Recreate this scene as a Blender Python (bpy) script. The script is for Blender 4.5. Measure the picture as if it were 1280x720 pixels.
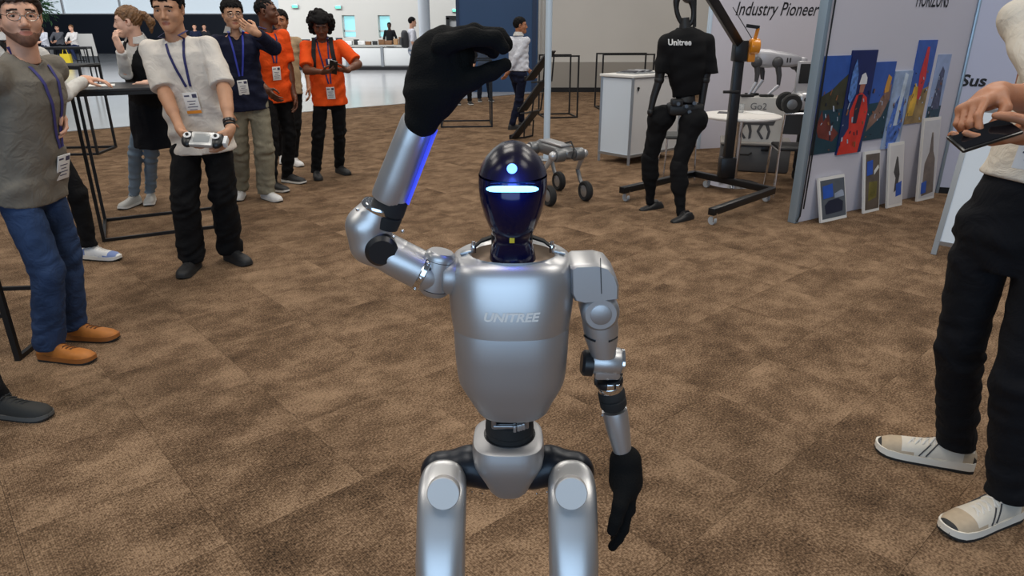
import bpy, bmesh, math, random
import numpy as np
from mathutils import Vector, Matrix
from mathutils.bvhtree import BVHTree

for o in list(bpy.data.objects): bpy.data.objects.remove(o)
C = bpy.context.scene.collection
SC = bpy.context.scene
random.seed(4)

# ------------------------------------------------------------ camera (24 mm equivalent, 1.55 m high, tilted down)
FPX, TILT, CAMH = 853.0, math.radians(20.9), 1.55
cam = bpy.data.cameras.new('camera'); cam.sensor_width = 36; cam.lens = 36*FPX/1280; cam.clip_start = 0.05; cam.clip_end = 300
camo = bpy.data.objects.new('camera', cam); C.objects.link(camo)
camo.location = (0, 0, CAMH); camo.rotation_euler = (math.pi/2 - TILT, 0, 0)
SC.camera = camo

# ------------------------------------------------------------ light of the hall
SC.view_settings.view_transform = 'Standard'; SC.view_settings.look = 'None'
SC.view_settings.exposure = -0.28; SC.view_settings.gamma = 1.0; SC.view_settings.use_curve_mapping = False
W = bpy.data.worlds.new('world'); SC.world = W; W.use_nodes = True
W.node_tree.nodes['Background'].inputs[0].default_value = (0.80, 0.88, 1.0, 1)
W.node_tree.nodes['Background'].inputs[1].default_value = 0.13
def area(name, loc, rot, sx, sy, power, col):
    l = bpy.data.lights.new(name, 'AREA'); l.shape = 'RECTANGLE'; l.size = sx; l.size_y = sy; l.energy = power; l.color = col
    o = bpy.data.objects.new(name, l); C.objects.link(o); o.location = loc; o.rotation_euler = rot
    return o
# ceiling luminaires, 6.5 m up, warm white
for lx in (-7.0, -1.2, 4.6):
    for ly in (0.6, 6.5, 13.0):
        area('ceiling_lamp', (lx, ly, 6.5), (0, 0, 0), 2.6, 2.6, 200, (1.0, 0.94, 0.85))
# the window wall of the hall, behind the photographer, cool daylight
area('window_daylight', (-1.5, -6.5, 2.5), (math.radians(90), 0, 0), 9.0, 4.2, 420, (0.50, 0.73, 1.0))
# added fill light hung in front of the lobby walls to brighten them
area('lobby_fill', (-12, 21, 7.5), (math.radians(38), 0, 0), 22, 4, 2500, (0.96, 0.97, 1.0))

# ------------------------------------------------------------ camera solve helpers (pixels of the 1280x720 photo -> metres)
_F = np.array([0, math.cos(TILT), -math.sin(TILT)]); _U = np.array([0, math.sin(TILT), math.cos(TILT)]); _O = np.array([0, 0, CAMH])
def ray(px, py): return _F + np.array([1, 0, 0])*(px-640)/FPX + _U*(360-py)/FPX
def FL(px, py, z=0.0):
    d = ray(px, py); return _O + d*((z-CAMH)/d[2])
def AT(px, py, Y):
    d = ray(px, py); return _O + d*(Y/d[1])
def ONP(px, py, p0, n):
    d = ray(px, py); n = np.array(n, float); return _O + d*(((np.array(p0)-_O)@n)/(d@n))
V3 = lambda *a: np.array(a, float)
def unit(v):
    v = np.array(v, float); return v/(np.linalg.norm(v)+1e-12)

# ------------------------------------------------------------ materials
MATS = {}
def srgb(r, g, b):
    f = lambda c: (c/255/12.92 if c <= 10 else ((c/255+0.055)/1.055)**2.4)
    return (f(r), f(g), f(b))
def mat(name, col, rough=0.5, metal=0.0, var=0.0, vscale=8.0, bump=0.0, bscale=60.0, coat=0.0, spec=0.5, emit=None, estr=0.0, trans=0.0, alpha=1.0, sheen=0.0, stretch=None, wrinkle=0.0):
    if name in MATS: return MATS[name]
    m = bpy.data.materials.new(name); m.use_nodes = True; MATS[name] = m
    nt = m.node_tree; b = nt.nodes['Principled BSDF']; L = nt.links
    b.inputs['Base Color'].default_value = (*col, 1); b.inputs['Roughness'].default_value = rough; b.inputs['Metallic'].default_value = metal
    b.inputs['Coat Weight'].default_value = coat; b.inputs['Specular IOR Level'].default_value = spec
    b.inputs['Transmission Weight'].default_value = trans; b.inputs['Alpha'].default_value = alpha
    b.inputs['Sheen Weight'].default_value = sheen
    if emit: b.inputs['Emission Color'].default_value = (*emit, 1); b.inputs['Emission Strength'].default_value = estr
    if var or bump:
        tc = nt.nodes.new('ShaderNodeTexCoord'); src = tc.outputs['Object']
        if stretch:
            mp = nt.nodes.new('ShaderNodeMapping'); mp.inputs['Scale'].default_value = stretch; L.new(src, mp.inputs[0]); src = mp.outputs[0]
    if var:
        n = nt.nodes.new('ShaderNodeTexNoise'); n.inputs['Scale'].default_value = vscale; n.inputs['Detail'].default_value = 5; L.new(src, n.inputs['Vector'])
        r = nt.nodes.new('ShaderNodeValToRGB'); L.new(n.outputs[0], r.inputs[0])
        r.color_ramp.elements[0].position = 0.3; r.color_ramp.elements[1].position = 0.7
        r.color_ramp.elements[0].color = (*[max(0, c*(1-var)) for c in col], 1); r.color_ramp.elements[1].color = (*[min(1, c*(1+var)) for c in col], 1)
        L.new(r.outputs[0], b.inputs['Base Color'])
    if bump:
        n2 = nt.nodes.new('ShaderNodeTexNoise'); n2.inputs['Scale'].default_value = bscale; n2.inputs['Detail'].default_value = 4; L.new(src, n2.inputs['Vector'])
        bp = nt.nodes.new('ShaderNodeBump'); bp.inputs['Strength'].default_value = bump; bp.inputs['Distance'].default_value = 0.004
        L.new(n2.outputs[0], bp.inputs['Height']); L.new(bp.outputs[0], b.inputs['Normal'])
        if wrinkle:
            n3 = nt.nodes.new('ShaderNodeTexNoise'); n3.inputs['Scale'].default_value = 11; n3.inputs['Detail'].default_value = 3; n3.inputs['Distortion'].default_value = 2.2; L.new(src, n3.inputs['Vector'])
            b3 = nt.nodes.new('ShaderNodeBump'); b3.inputs['Strength'].default_value = wrinkle; b3.inputs['Distance'].default_value = 0.03
            L.new(n3.outputs[0], b3.inputs['Height']); L.new(b3.outputs[0], bp.inputs['Normal'])
    return m
BLK = mat('black_metal', (0.012, 0.012, 0.013), 0.42, 0.3)
CHR = mat('chrome', (0.75, 0.76, 0.78), 0.15, 1.0)
ALU = mat('grey_aluminium', (0.42, 0.44, 0.46), 0.35, 0.8)
WHT = mat('white_laminate', (0.72, 0.73, 0.74), 0.45, var=0.02, vscale=3)
RUB = mat('black_rubber', (0.012, 0.012, 0.012), 0.8)
PAPER = mat('white_paper', (0.78, 0.77, 0.75), 0.7)
INK = mat('black_ink', (0.01, 0.01, 0.012), 0.6)

# ------------------------------------------------------------ mesh collector
class MB:
    def __init__(s): s.v = []; s.f = []; s.m = []
    def add(s, vs, fs, mi=0):
        o = len(s.v); s.v.extend([tuple(map(float, p)) for p in vs]); s.f.extend([tuple(i+o for i in f) for f in fs])
        s.m.extend([mi]*len(fs) if isinstance(mi, int) else list(mi)); return s
    def box(s, c, size, R=None, bev=0.0, mi=0, seg=2):
        c = np.array(c, float); sz = np.array(size, float)
        if bev > 0:
            bm = bmesh.new(); bmesh.ops.create_cube(bm, size=1.0); bmesh.ops.scale(bm, vec=sz, verts=bm.verts)
            bmesh.ops.bevel(bm, geom=bm.edges[:], offset=min(bev, 0.49*sz.min()), segments=seg, affect='EDGES', profile=0.5)
            vs = np.array([v.co[:] for v in bm.verts]); bm.verts.index_update(); fs = [[v.index for v in f.verts] for f in bm.faces]; bm.free()
        else:
            vs = np.array([(x, y, z) for x in (-.5, .5) for y in (-.5, .5) for z in (-.5, .5)])*sz
            fs = [(0, 1, 3, 2), (4, 6, 7, 5), (0, 4, 5, 1), (2, 3, 7, 6), (0, 2, 6, 4), (1, 5, 7, 3)]
        if R is not None: vs = vs @ np.array(R, float)          # rows of R: world directions of local x, y, z
        return s.add(vs+c, fs, mi)
    def bar(s, a, b, w, t=None, up=(0, 0, 1), bev=0.0, mi=0):
        a = np.array(a, float); b = np.array(b, float); d = b-a; L = np.linalg.norm(d); z = d/L
        up = np.array(up, float)
        if abs(z@unit(up)) > 0.99: up = V3(0, 1, 0) if abs(z[1]) < .9 else V3(1, 0, 0)
        x = unit(np.cross(up, z)); y = np.cross(z, x)
        return s.box((a+b)/2, (w, t or w, L), (x, y, z), bev, mi)
    def rings(s, rs, cap=(True, True), mi=0, closed=False):
        n = len(rs[0]); vs = [p for r in rs for p in r]; fs = []; k = len(rs)
        for i in range(k if closed else k-1):
            for j in range(n):
                a = i*n+j; b = i*n+(j+1) % n; c = ((i+1) % k)*n+(j+1) % n; d = ((i+1) % k)*n+j
                fs.append((a, b, c, d))
        if not closed:
            if cap[0]: fs.append(tuple(range(n-1, -1, -1)))
            if cap[1]: fs.append(tuple((k-1)*n+j for j in range(n)))
        return s.add(vs, fs, mi)
    def cyl(s, a, b, r, r2=None, n=16, mi=0, bev=0.0):
        a = np.array(a, float); b = np.array(b, float); r2 = r if r2 is None else r2; L = np.linalg.norm(b-a)
        prof = [(r, 0), (r2, L)] if not bev else [(r-bev, 0), (r-.3*bev, .3*bev), (r, bev), (r2, L-bev), (r2-.3*bev, L-.3*bev), (r2-bev, L)]
        return s.lathe(prof, a, b-a, n, mi)
    def lathe(s, prof, o, axis, n=20, mi=0, cap=(True, True)):
        z = unit(axis); x = unit(np.cross(z, V3(0, 0, 1) if abs(z[2]) < .9 else V3(1, 0, 0))); y = np.cross(z, x); o = np.array(o, float)
        an = [2*math.pi*j/n for j in range(n)]
        return s.rings([[o+z*h+(x*math.cos(t)+y*math.sin(t))*r for t in an] for r, h in prof], cap, mi)
    def tube(s, path, r, n=8, mi=0, closed=False):
        P = [np.array(p, float) for p in path]; k = len(P); rs = []; prev = None
        for i, p in enumerate(P):
            t = unit(P[(i+1) % k]-P[i-1]) if closed else unit(P[min(i+1, k-1)]-P[max(i-1, 0)])
            if prev is None: x = unit(np.cross(t, V3(0, 0, 1) if abs(t[2]) < .9 else V3(1, 0, 0)))
            else: x = unit(prev-t*(prev@t))
            prev = x; y = np.cross(t, x); rr = r[i] if isinstance(r, (list, tuple)) else r
            rs.append([p+(x*math.cos(a)+y*math.sin(a))*rr for a in [2*math.pi*j/n for j in range(n)]])
        return s.rings(rs, mi=mi, closed=closed)
    def prism(s, poly, o, u, w, th, mi=0):            # polygon in (u,w) plane through o, thickness th along u x w
        o = np.array(o, float); u = unit(u); w = unit(w); nn = np.cross(u, w); k = len(poly)
        vs = [o+u*a+w*b for a, b in poly]+[o+u*a+w*b+nn*th for a, b in poly]
        fs = [tuple(range(k-1, -1, -1)), tuple(range(k, 2*k))]+[(i, (i+1) % k, k+(i+1) % k, k+i) for i in range(k)]
        return s.add(vs, fs, mi)
    def ell(s, c, r, R=None, nu=16, nv=10, mi=0):
        vs = []; fs = []
        for i in range(nv+1):
            th = math.pi*i/nv
            for j in range(nu):
                a = 2*math.pi*j/nu; vs.append((math.sin(th)*math.cos(a), math.sin(th)*math.sin(a), math.cos(th)))
        for i in range(nv):
            for j in range(nu): fs.append((i*nu+j, (i+1)*nu+j, (i+1)*nu+(j+1) % nu, i*nu+(j+1) % nu))
        vs = np.array(vs)*np.array(r, float)
        if R is not None: vs = vs @ np.array(R, float)
        return s.add(vs+np.array(c, float), fs, mi)
    def strip(s, pts, nrm, side, hw, th, mi=0):       # flat ribbon
        rs = []
        for p, n, d in zip(pts, nrm, side):
            p = np.array(p); rs.append([p-d*hw, p+d*hw, p+d*hw+n*th, p-d*hw+n*th])
        return s.rings(rs, mi=mi)

def obj_from(name, mb, mats, parent=None, off=(0, 0, 0), smooth=35):
    me = bpy.data.meshes.new(name)
    vs = np.array(mb.v, np.float32).reshape(-1, 3)-np.array(off, np.float32)
    me.from_pydata(vs.tolist(), [], mb.f)
    mats = mats if isinstance(mats, (list, tuple)) else [mats]
    for m in mats: me.materials.append(m)
    if len(mats) > 1: me.polygons.foreach_set('material_index', np.array(mb.m, np.int32))
    me.update(); bm = bmesh.new(); bm.from_mesh(me)
    if len(bm.verts) < 4000:
        bmesh.ops.recalc_face_normals(bm, faces=bm.faces); bm.to_mesh(me)
    bm.free()
    if smooth:
        me.shade_smooth()
        if smooth < 180: me.set_sharp_from_angle(angle=math.radians(smooth))
    o = bpy.data.objects.new(name, me); C.objects.link(o)
    if parent is not None: o.parent = parent
    return o
class Thing:
    def __init__(s, name, label, cat, loc=(0, 0, 0), group=None, kind=None):
        s.o = bpy.data.objects.new(name, None); C.objects.link(s.o); s.o.location = [float(x) for x in loc]; s.o.empty_display_size = 0.1
        s.loc = np.array(loc, float); s.o['label'] = label
        if cat: s.o['category'] = cat
        if group: s.o['group'] = group
        if kind: s.o['kind'] = kind
    def part(s, name, mb, mats, parent=None, smooth=35, label=None):
        o = obj_from(name, mb, mats, parent or s.o, s.loc, smooth)
        if label: o['label'] = label
        return o
def single(name, mb, mats, label, cat, loc=(0, 0, 0), group=None, smooth=35):
    o = obj_from(name, mb, mats, None, loc, smooth); o.location = [float(x) for x in loc]; o['label'] = label; o['category'] = cat
    if group: o['group'] = group
    return o
def struct(name, mb, mats, smooth=35):
    o = obj_from(name, mb, mats, None, (0, 0, 0), smooth); o['kind'] = 'structure'; return o
def dup(root, loc, rz=0.0, label=None):
    def cp(o, par):
        c = o.copy(); C.objects.link(c); c.parent = par
        for ch in list(o.children): cp(ch, c)
        return c
    r = cp(root, None); r.location = [float(x) for x in loc]; r.rotation_euler = (0, 0, rz)
    if label: r['label'] = label
    return r
def text_mb(body, size, o, u, w, th=0.002, shear=0.0, align='LEFT', bold=0.0, xs=1.0):
    cu = bpy.data.curves.new('t', 'FONT'); cu.body = body; cu.size = size; cu.shear = shear; cu.align_x = align; cu.offset = bold; cu.resolution_u = 3
    t = bpy.data.objects.new('t', cu); C.objects.link(t); bpy.context.view_layer.update()
    me = bpy.data.meshes.new_from_object(t.evaluated_get(bpy.context.evaluated_depsgraph_get()))
    o = np.array(o, float); u = unit(u); w = unit(w); n = np.cross(u, w)
    vs = [o+u*v.co.x*xs+w*v.co.y+n*th for v in me.vertices]; fs = [tuple(p.vertices) for p in me.polygons]
    bpy.data.objects.remove(t); bpy.data.curves.remove(cu); bpy.data.meshes.remove(me)
    return MB().add(vs, fs)

# ------------------------------------------------------------ signed-distance bodies, meshed with surface nets
class Prim:
    def __init__(s, fn, lo, hi): s.fn = fn; s.lo = np.array(lo, float); s.hi = np.array(hi, float)
def rc(a, b, ra, rb=None):
    a = np.array(a, float); b = np.array(b, float); rb = ra if rb is None else rb; ab = b-a; L2 = max(ab@ab, 1e-9)
    def fn(X, Y, Z):
        px, py, pz = X-a[0], Y-a[1], Z-a[2]
        t = np.clip((px*ab[0]+py*ab[1]+pz*ab[2])/L2, 0, 1)
        return np.sqrt((px-t*ab[0])**2+(py-t*ab[1])**2+(pz-t*ab[2])**2)-(ra+(rb-ra)*t)
    m = max(ra, rb); return Prim(fn, np.minimum(a, b)-m, np.maximum(a, b)+m)
def el(c, r, R=np.eye(3)):
    c = np.array(c, float); r = np.array(r, float); R = np.array(R, float)
    def fn(X, Y, Z):
        px, py, pz = X-c[0], Y-c[1], Z-c[2]
        q = [(R[i][0]*px+R[i][1]*py+R[i][2]*pz) for i in range(3)]
        k0 = np.sqrt(sum((q[i]/r[i])**2 for i in range(3))); k1 = np.sqrt(sum((q[i]/r[i]**2)**2 for i in range(3)))
        return k0*(k0-1)/np.maximum(k1, 1e-6)
    m = r.max(); return Prim(fn, c-m, c+m)
def rb(c, half, rad, R=np.eye(3)):
    c = np.array(c, float); half = np.array(half, float); R = np.array(R, float)
    def fn(X, Y, Z):
        px, py, pz = X-c[0], Y-c[1], Z-c[2]
        q = [np.abs(R[i][0]*px+R[i][1]*py+R[i][2]*pz)-half[i]+rad for i in range(3)]
        return np.sqrt(sum(np.maximum(a, 0)**2 for a in q))+np.minimum(np.maximum(np.maximum(q[0], q[1]), q[2]), 0)-rad
    m = np.linalg.norm(half); return Prim(fn, c-m, c+m)
def lofted(a, b, lat, prof):          # elliptic sections along a->b: prof rows (s, half width, half depth, forward shift)
    a = np.array(a, float); b = np.array(b, float); ax = b-a; L = np.linalg.norm(ax); ax = ax/L
    lat = np.array(lat, float); lat = unit(lat-ax*(lat@ax)); fw = np.cross(lat, ax)      # fw = front
    S = np.array(prof, float)
    def fn(X, Y, Z):
        px, py, pz = X-a[0], Y-a[1], Z-a[2]
        t = (px*ax[0]+py*ax[1]+pz*ax[2])/L
        rx = np.interp(t, S[:, 0], S[:, 1]); ry = np.interp(t, S[:, 0], S[:, 2]); sh = np.interp(t, S[:, 0], S[:, 3])
        u = px*lat[0]+py*lat[1]+pz*lat[2]; v = px*fw[0]+py*fw[1]+pz*fw[2]-sh
        k = (np.abs(u/rx)**2.4+np.abs(v/ry)**2.4)**(1/2.4)
        d = (k-1)*np.minimum(rx, ry)
        return np.maximum(d, np.maximum(-t-0.02, t-1.02)*L)
    m = S[:, 1:3].max()*1.1; return Prim(fn, np.minimum(a, b)-m, np.maximum(a, b)+m)
class Sdf:
    def __init__(s, lo, hi, h):
        s.h = h; s.lo = np.array(lo, float); n = np.ceil((np.array(hi)-s.lo)/h).astype(int)+1
        s.n = n; s.ax = [s.lo[i]+h*np.arange(n[i]) for i in range(3)]; s.D = np.full(n, 9.0, np.float32)
    def _sub(s, p, pad):
        i0 = np.maximum(np.floor((p.lo-pad-s.lo)/s.h).astype(int), 0); i1 = np.minimum(np.ceil((p.hi+pad-s.lo)/s.h).astype(int)+1, s.n)
        if (i1 <= i0).any(): return None, None
        sl = tuple(slice(i0[i], i1[i]) for i in range(3))
        return sl, (s.ax[0][sl[0]][:, None, None], s.ax[1][sl[1]][None, :, None], s.ax[2][sl[2]][None, None, :])
    def add(s, p, k=0.02):
        sl, G = s._sub(p, k+2.5*s.h)
        if sl is None: return s
        d = p.fn(*G); a = s.D[sl]; h = np.clip(0.5+0.5*(a-d)/k, 0, 1); s.D[sl] = a+(d-a)*h-k*h*(1-h); return s
    def sub(s, p, k=0.01):
        sl, G = s._sub(p, k+2.5*s.h)
        if sl is None: return s
        d = -p.fn(*G); a = s.D[sl]; h = np.clip(0.5-0.5*(a-d)/k, 0, 1); s.D[sl] = a+(d-a)*h+k*h*(1-h); return s
    def grid(s): return s.ax[0][:, None, None], s.ax[1][None, :, None], s.ax[2][None, None, :]
    def cut(s, p0, n):                 # keep the side opposite to n
        X, Y, Z = s.grid(); n = unit(n); s.D = np.maximum(s.D, (X-p0[0])*n[0]+(Y-p0[1])*n[1]+(Z-p0[2])*n[2]).astype(np.float32); return s
    def folds(s, seed, amp, wl=0.09, mask=None, vert=0.4):
        rng = np.random.RandomState(seed); X, Y, Z = s.grid(); acc = 0
        for i in range(5):
            d = rng.normal(size=3); d[2] *= 1.3+vert; d = unit(d)*2*math.pi/(wl*rng.uniform(.6, 1.7)); e = unit(rng.normal(size=3))*2*math.pi/(wl*2.6)
            ph = rng.uniform(0, 6.28)
            q = d[0]*X+d[1]*Y+d[2]*Z+ph; acc = acc+(1-2*np.abs(np.cos(.5*q+1.3*np.sin(e[0]*X+e[1]*Y+e[2]*Z+ph*2)))**2.5)/5*-1
        s.D = (s.D-amp*.8*acc*(1 if mask is None else mask(X, Y, Z))*1.8).astype(np.float32); return s
    def mesh(s):
        D = np.pad(s.D, 1, constant_values=9.0); lo = s.lo-s.h; D = np.where(np.abs(D) < 1e-7, 1e-7, D)
        ins = D < 0; nx, ny, nz = D.shape
        cnt = np.zeros((nx-1, ny-1, nz-1), np.int8)
        for a in (0, 1):
            for b in (0, 1):
                for c in (0, 1): cnt += ins[a:nx-1+a, b:ny-1+b, c:nz-1+c]
        act = np.argwhere((cnt > 0) & (cnt < 8)); idx = np.full(cnt.shape, -1, np.int64); idx[tuple(act.T)] = np.arange(len(act))
        pos = np.zeros((len(act), 3)); num = np.zeros(len(act))
        cs = [(a, b, c) for a in (0, 1) for b in (0, 1) for c in (0, 1)]
        val = {c: D[act[:, 0]+c[0], act[:, 1]+c[1], act[:, 2]+c[2]] for c in cs}
        for c in cs:
            for k in range(3):
                if c[k] == 0:
                    e = list(c); e[k] = 1; e = tuple(e); v0, v1 = val[c], val[e]; x = (v0 < 0) != (v1 < 0)
                    t = np.where(x, v0/np.where(x, v0-v1, 1), 0); p = np.tile(np.array(c, float), (len(act), 1)); p[:, k] = t
                    pos[x] += p[x]; num[x] += 1
        verts = lo+(act+pos/num[:, None])*s.h
        faces = []
        for k in range(3):
            u, w = (k+1) % 3, (k+2) % 3
            A = ins; sl0 = [slice(1, -1)]*3; sl0[k] = slice(0, -1); sl1 = list(sl0); sl1[k] = slice(1, None)
            a = A[tuple(sl0)]; b = A[tuple(sl1)]; q = np.argwhere(a != b); fl = a[tuple(q.T)]
            g = q.copy(); g[:, u] += 1; g[:, w] += 1
            def cell(du, dw):
                c = g.copy(); c[:, u] -= du; c[:, w] -= dw; return idx[c[:, 0], c[:, 1], c[:, 2]]
            Q = np.stack([cell(1, 1), cell(0, 1), cell(0, 0), cell(1, 0)], 1); Q[~fl] = Q[~fl][:, ::-1]
            faces.append(Q)
        return verts, np.concatenate(faces)
def sdf_box(prims, pad=0.03):
    return np.min([p.lo for p in prims], 0)-pad, np.max([p.hi for p in prims], 0)+pad
def sdf_mb(S, mi=0, mb=None):
    v, f = S.mesh(); mb = mb or MB(); return mb.add(v, f.tolist(), mi)
# ------------------------------------------------------------ people
def hand_prims(w, d, n, side, sc=1.0, curl=0.5, thick=1.0, spread=0.0, thumb=0.5, curls=None):
    d = unit(d); n = unit(np.array(n)-d*(np.array(n)@d)); t = side*np.cross(n, d); w = np.array(w, float)
    out = [(rb(w+d*.05*sc, V3(.037, .046, .0135*thick)*sc, .012*sc, (t, d, n)), .012), (rc(w-d*.015*sc, w+d*.03*sc, .024*sc*thick, .026*sc*thick), .015)]
    for i, (o, L, r) in enumerate([(.029, (.043, .026, .021), .0088), (.010, (.047, .030, .023), .0092), (-.010, (.044, .028, .022), .0088), (-.028, (.034, .021, .018), .0078)]):
        c = (curls[i] if curls else curl); p = w+d*(.090-abs(o-.005)*.25)*sc+t*o*sc; ang = 0.0; r = r*sc*thick
        dd = unit(d+t*(o*spread*8))
        for j, l in enumerate(L):
            ang += c*(0.75, 1.1, 0.8)[j]; q = p+(dd*math.cos(ang)+n*math.sin(ang))*l*sc
            out.append((rc(p, q, r*(1-.07*j), r*(1-.07*(j+1))), .004)); p = q
    a = w+d*.028*sc+t*.026*sc+n*.004*sc; b = a+unit(t*(.9-.5*thumb)+d*.75+n*(.25+.7*thumb))*.040*sc
    c2 = b+unit(d*.85+t*(.25-.7*thumb)+n*(.2+.45*thumb))*.032*sc; e = c2+unit(d*.8+t*(.05-.9*thumb)+n*(.2+.3*thumb))*.026*sc
    out += [(rc(a, b, .0155*sc*thick, .0115*sc*thick), .012), (rc(b, c2, .0112*sc*thick, .0098*sc*thick), .004), (rc(c2, e, .0098*sc*thick, .0082*sc*thick), .004)]
    return out
def ik(a, c, l1, l2, hint):
    a = np.array(a, float); c = np.array(c, float); v = c-a; D = np.linalg.norm(v); Dm = min(D, (l1+l2)*.995); u = v/D
    c = a+u*Dm; x = (l1*l1-l2*l2+Dm*Dm)/(2*Dm); h = math.sqrt(max(l1*l1-x*x, 0)); hv = np.array(hint, float); hv = hv-u*(hv@u)
    return a+u*x+unit(hv)*h, c
def yawv(deg):
    y = math.radians(deg); return V3(math.sin(y), -math.cos(y), 0), V3(math.cos(y), math.sin(y), 0)
SKIN = {'light': srgb(216, 164, 136), 'pale': srgb(226, 180, 156), 'asian': srgb(196, 145, 112), 'tan': srgb(168, 112, 80), 'brown': srgb(104, 64, 44), 'dark': srgb(82, 52, 38)}
def cloth(name, rgb, rough=0.85, var=0.06, bump=0.25, bs=300):
    return mat(name, srgb(*rgb), rough, var=var, vscale=14, bump=bump, bscale=bs, spec=0.25, wrinkle=0.3)
Q = {1: (.0042, .0048, .0085, .022), 2: (.0055, .0065, .0115, .026), 3: (.011, .012, .02, .035)}

def shoe(P, pos, fdir, sc, st, name='shoe'):
    """pos = ankle on the floor; st: upper, sole, toe, heel materials + lace material"""
    f = unit(V3(fdir[0], fdir[1], 0)); l = V3(-f[1], f[0], 0); L = st.get('L', .285)*sc; o = np.array(pos, float)-f*.065*sc; o[2] = 0
    S = [(0, .022, .066), (.04, .033, .090), (.14, .038, .104), (.27, .039, .106), (.38, .040, .096), (.5, .043, .080), (.62, .047, .072), (.75, .049, .066), (.87, .045, .060), (.95, .034, .050), (1, .016, .034)]
    hi = st.get('high', 0)
    rs = []
    for s, hw, ht in S:
        ht = (ht+(hi if s < .33 else hi*.35 if s < .45 else 0))*sc; hw = hw*sc; r = []
        for j in range(15):
            a = math.pi*j/14; c = math.cos(a); r.append(o+f*s*L+l*(hw*math.copysign(abs(c)**.75, c))+V3(0, 0, .018*sc+(ht-.018*sc)*math.sin(a)**.8))
        rs.append(r)
    mb = MB().rings(rs)
    if st.get('panels'):
        mi = []
        for fc in mb.f:
            c = np.mean([mb.v[i] for i in fc], 0); s = ((c-o)@f)/L; zz = c[2]/sc; sd = abs((c-o)@l)/sc
            mi.append(2 if s > .93 and zz < .050 else 2 if s < .06 and zz < .06 else (1 if s > .72 or (s < .2 and zz < .08) or (.46 < s < .72 and zz < .04) else 0))
        mb.m = mi
    ob = P.part(name, mb, [st['upper'], st.get('panel', st['upper']), st.get('tip', st['upper'])], smooth=60)
    so = MB(); N = 26; th = st.get('sole_h', .026)*sc; lo = []; up = []
    for j in range(N):
        a = 2*math.pi*j/N; s = .5+.5*math.cos(a); hw = np.interp(s, [x[0] for x in S], [x[1] for x in S])*sc*1.03
        if s < .004 or s > .996: hw = 0
        y = s*(L+.006*sc)-.003*sc; sg = 1 if math.sin(a) >= 0 else -1
        hw = (hw if abs(math.sin(a)) > .01 else 0)
        base = o+f*y+l*hw*sg; lift = .012*sc*max(0, (s-.8)/.2)**2
        lo.append(base*1.0+V3(0, 0, lift)); up.append(base+V3(0, 0, th*(1.25 if s < .3 else 1)+lift*.5))
    mid = [a+(b-a)*.28 for a, b in zip(lo, up)]
    so.rings([lo, mid], mi=1); so.rings([mid, up], mi=0)
    P.part('sole', so, [st['sole'], st.get('tread', RUB)], ob, smooth=60)
    if st.get('stripe'):
        for sg in (-1, 1):
            for k in range(2):
                pts = []
                for t in np.linspace(0, 1, 6):
                    s = .40+.07*k+.10*t; hw = np.interp(s, [x[0] for x in S], [x[1] for x in S])*sc; ht = np.interp(s, [x[0] for x in S], [x[2] for x in S])*sc; an = math.radians(62-48*t); c = math.cos(an)
                    pts.append(o+f*s*L+l*sg*(hw*c**.75+.0012)+V3(0, 0, .018*sc+(ht-.018*sc)*math.sin(an)**.8+.0008))
                P.part('side_stripe', MB().tube(pts, .0022*sc, 5), st['stripe'], ob)
    if st.get('lace'):
        lb = MB()
        for k in range(5):
            s = .36+.07*k; ht = np.interp(s, [x[0] for x in S], [x[2] for x in S])*sc+.002*sc+(hi*.3*sc if k == 0 else 0)
            w = .024*sc; p = [o+f*s*L+l*w*x+V3(0, 0, ht-abs(x)**2*.011*sc) for x in (-1, -.5, 0, .5, 1)]; p2 = [o+f*(s+.05*x)*L+l*w*x+V3(0, 0, ht+.001-abs(x)**2*.011*sc) for x in (-1, -.5, 0, .5, 1)]
            lb.tube(p, .0028*sc, 5); lb.tube(p2, .0028*sc, 5)
        for sg in (-1, 1):
            b0 = o+f*.37*L+V3(0, 0, .096*sc); lb.tube([b0, b0+l*sg*.018*sc+f*.012+V3(0, 0, .008*sc), b0+l*sg*.034*sc+V3(0, 0, -.004*sc), b0+l*sg*.014*sc+f*.004], .0026*sc, 5)
        P.part('laces', lb, st['lace'], ob)
    return ob

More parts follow.
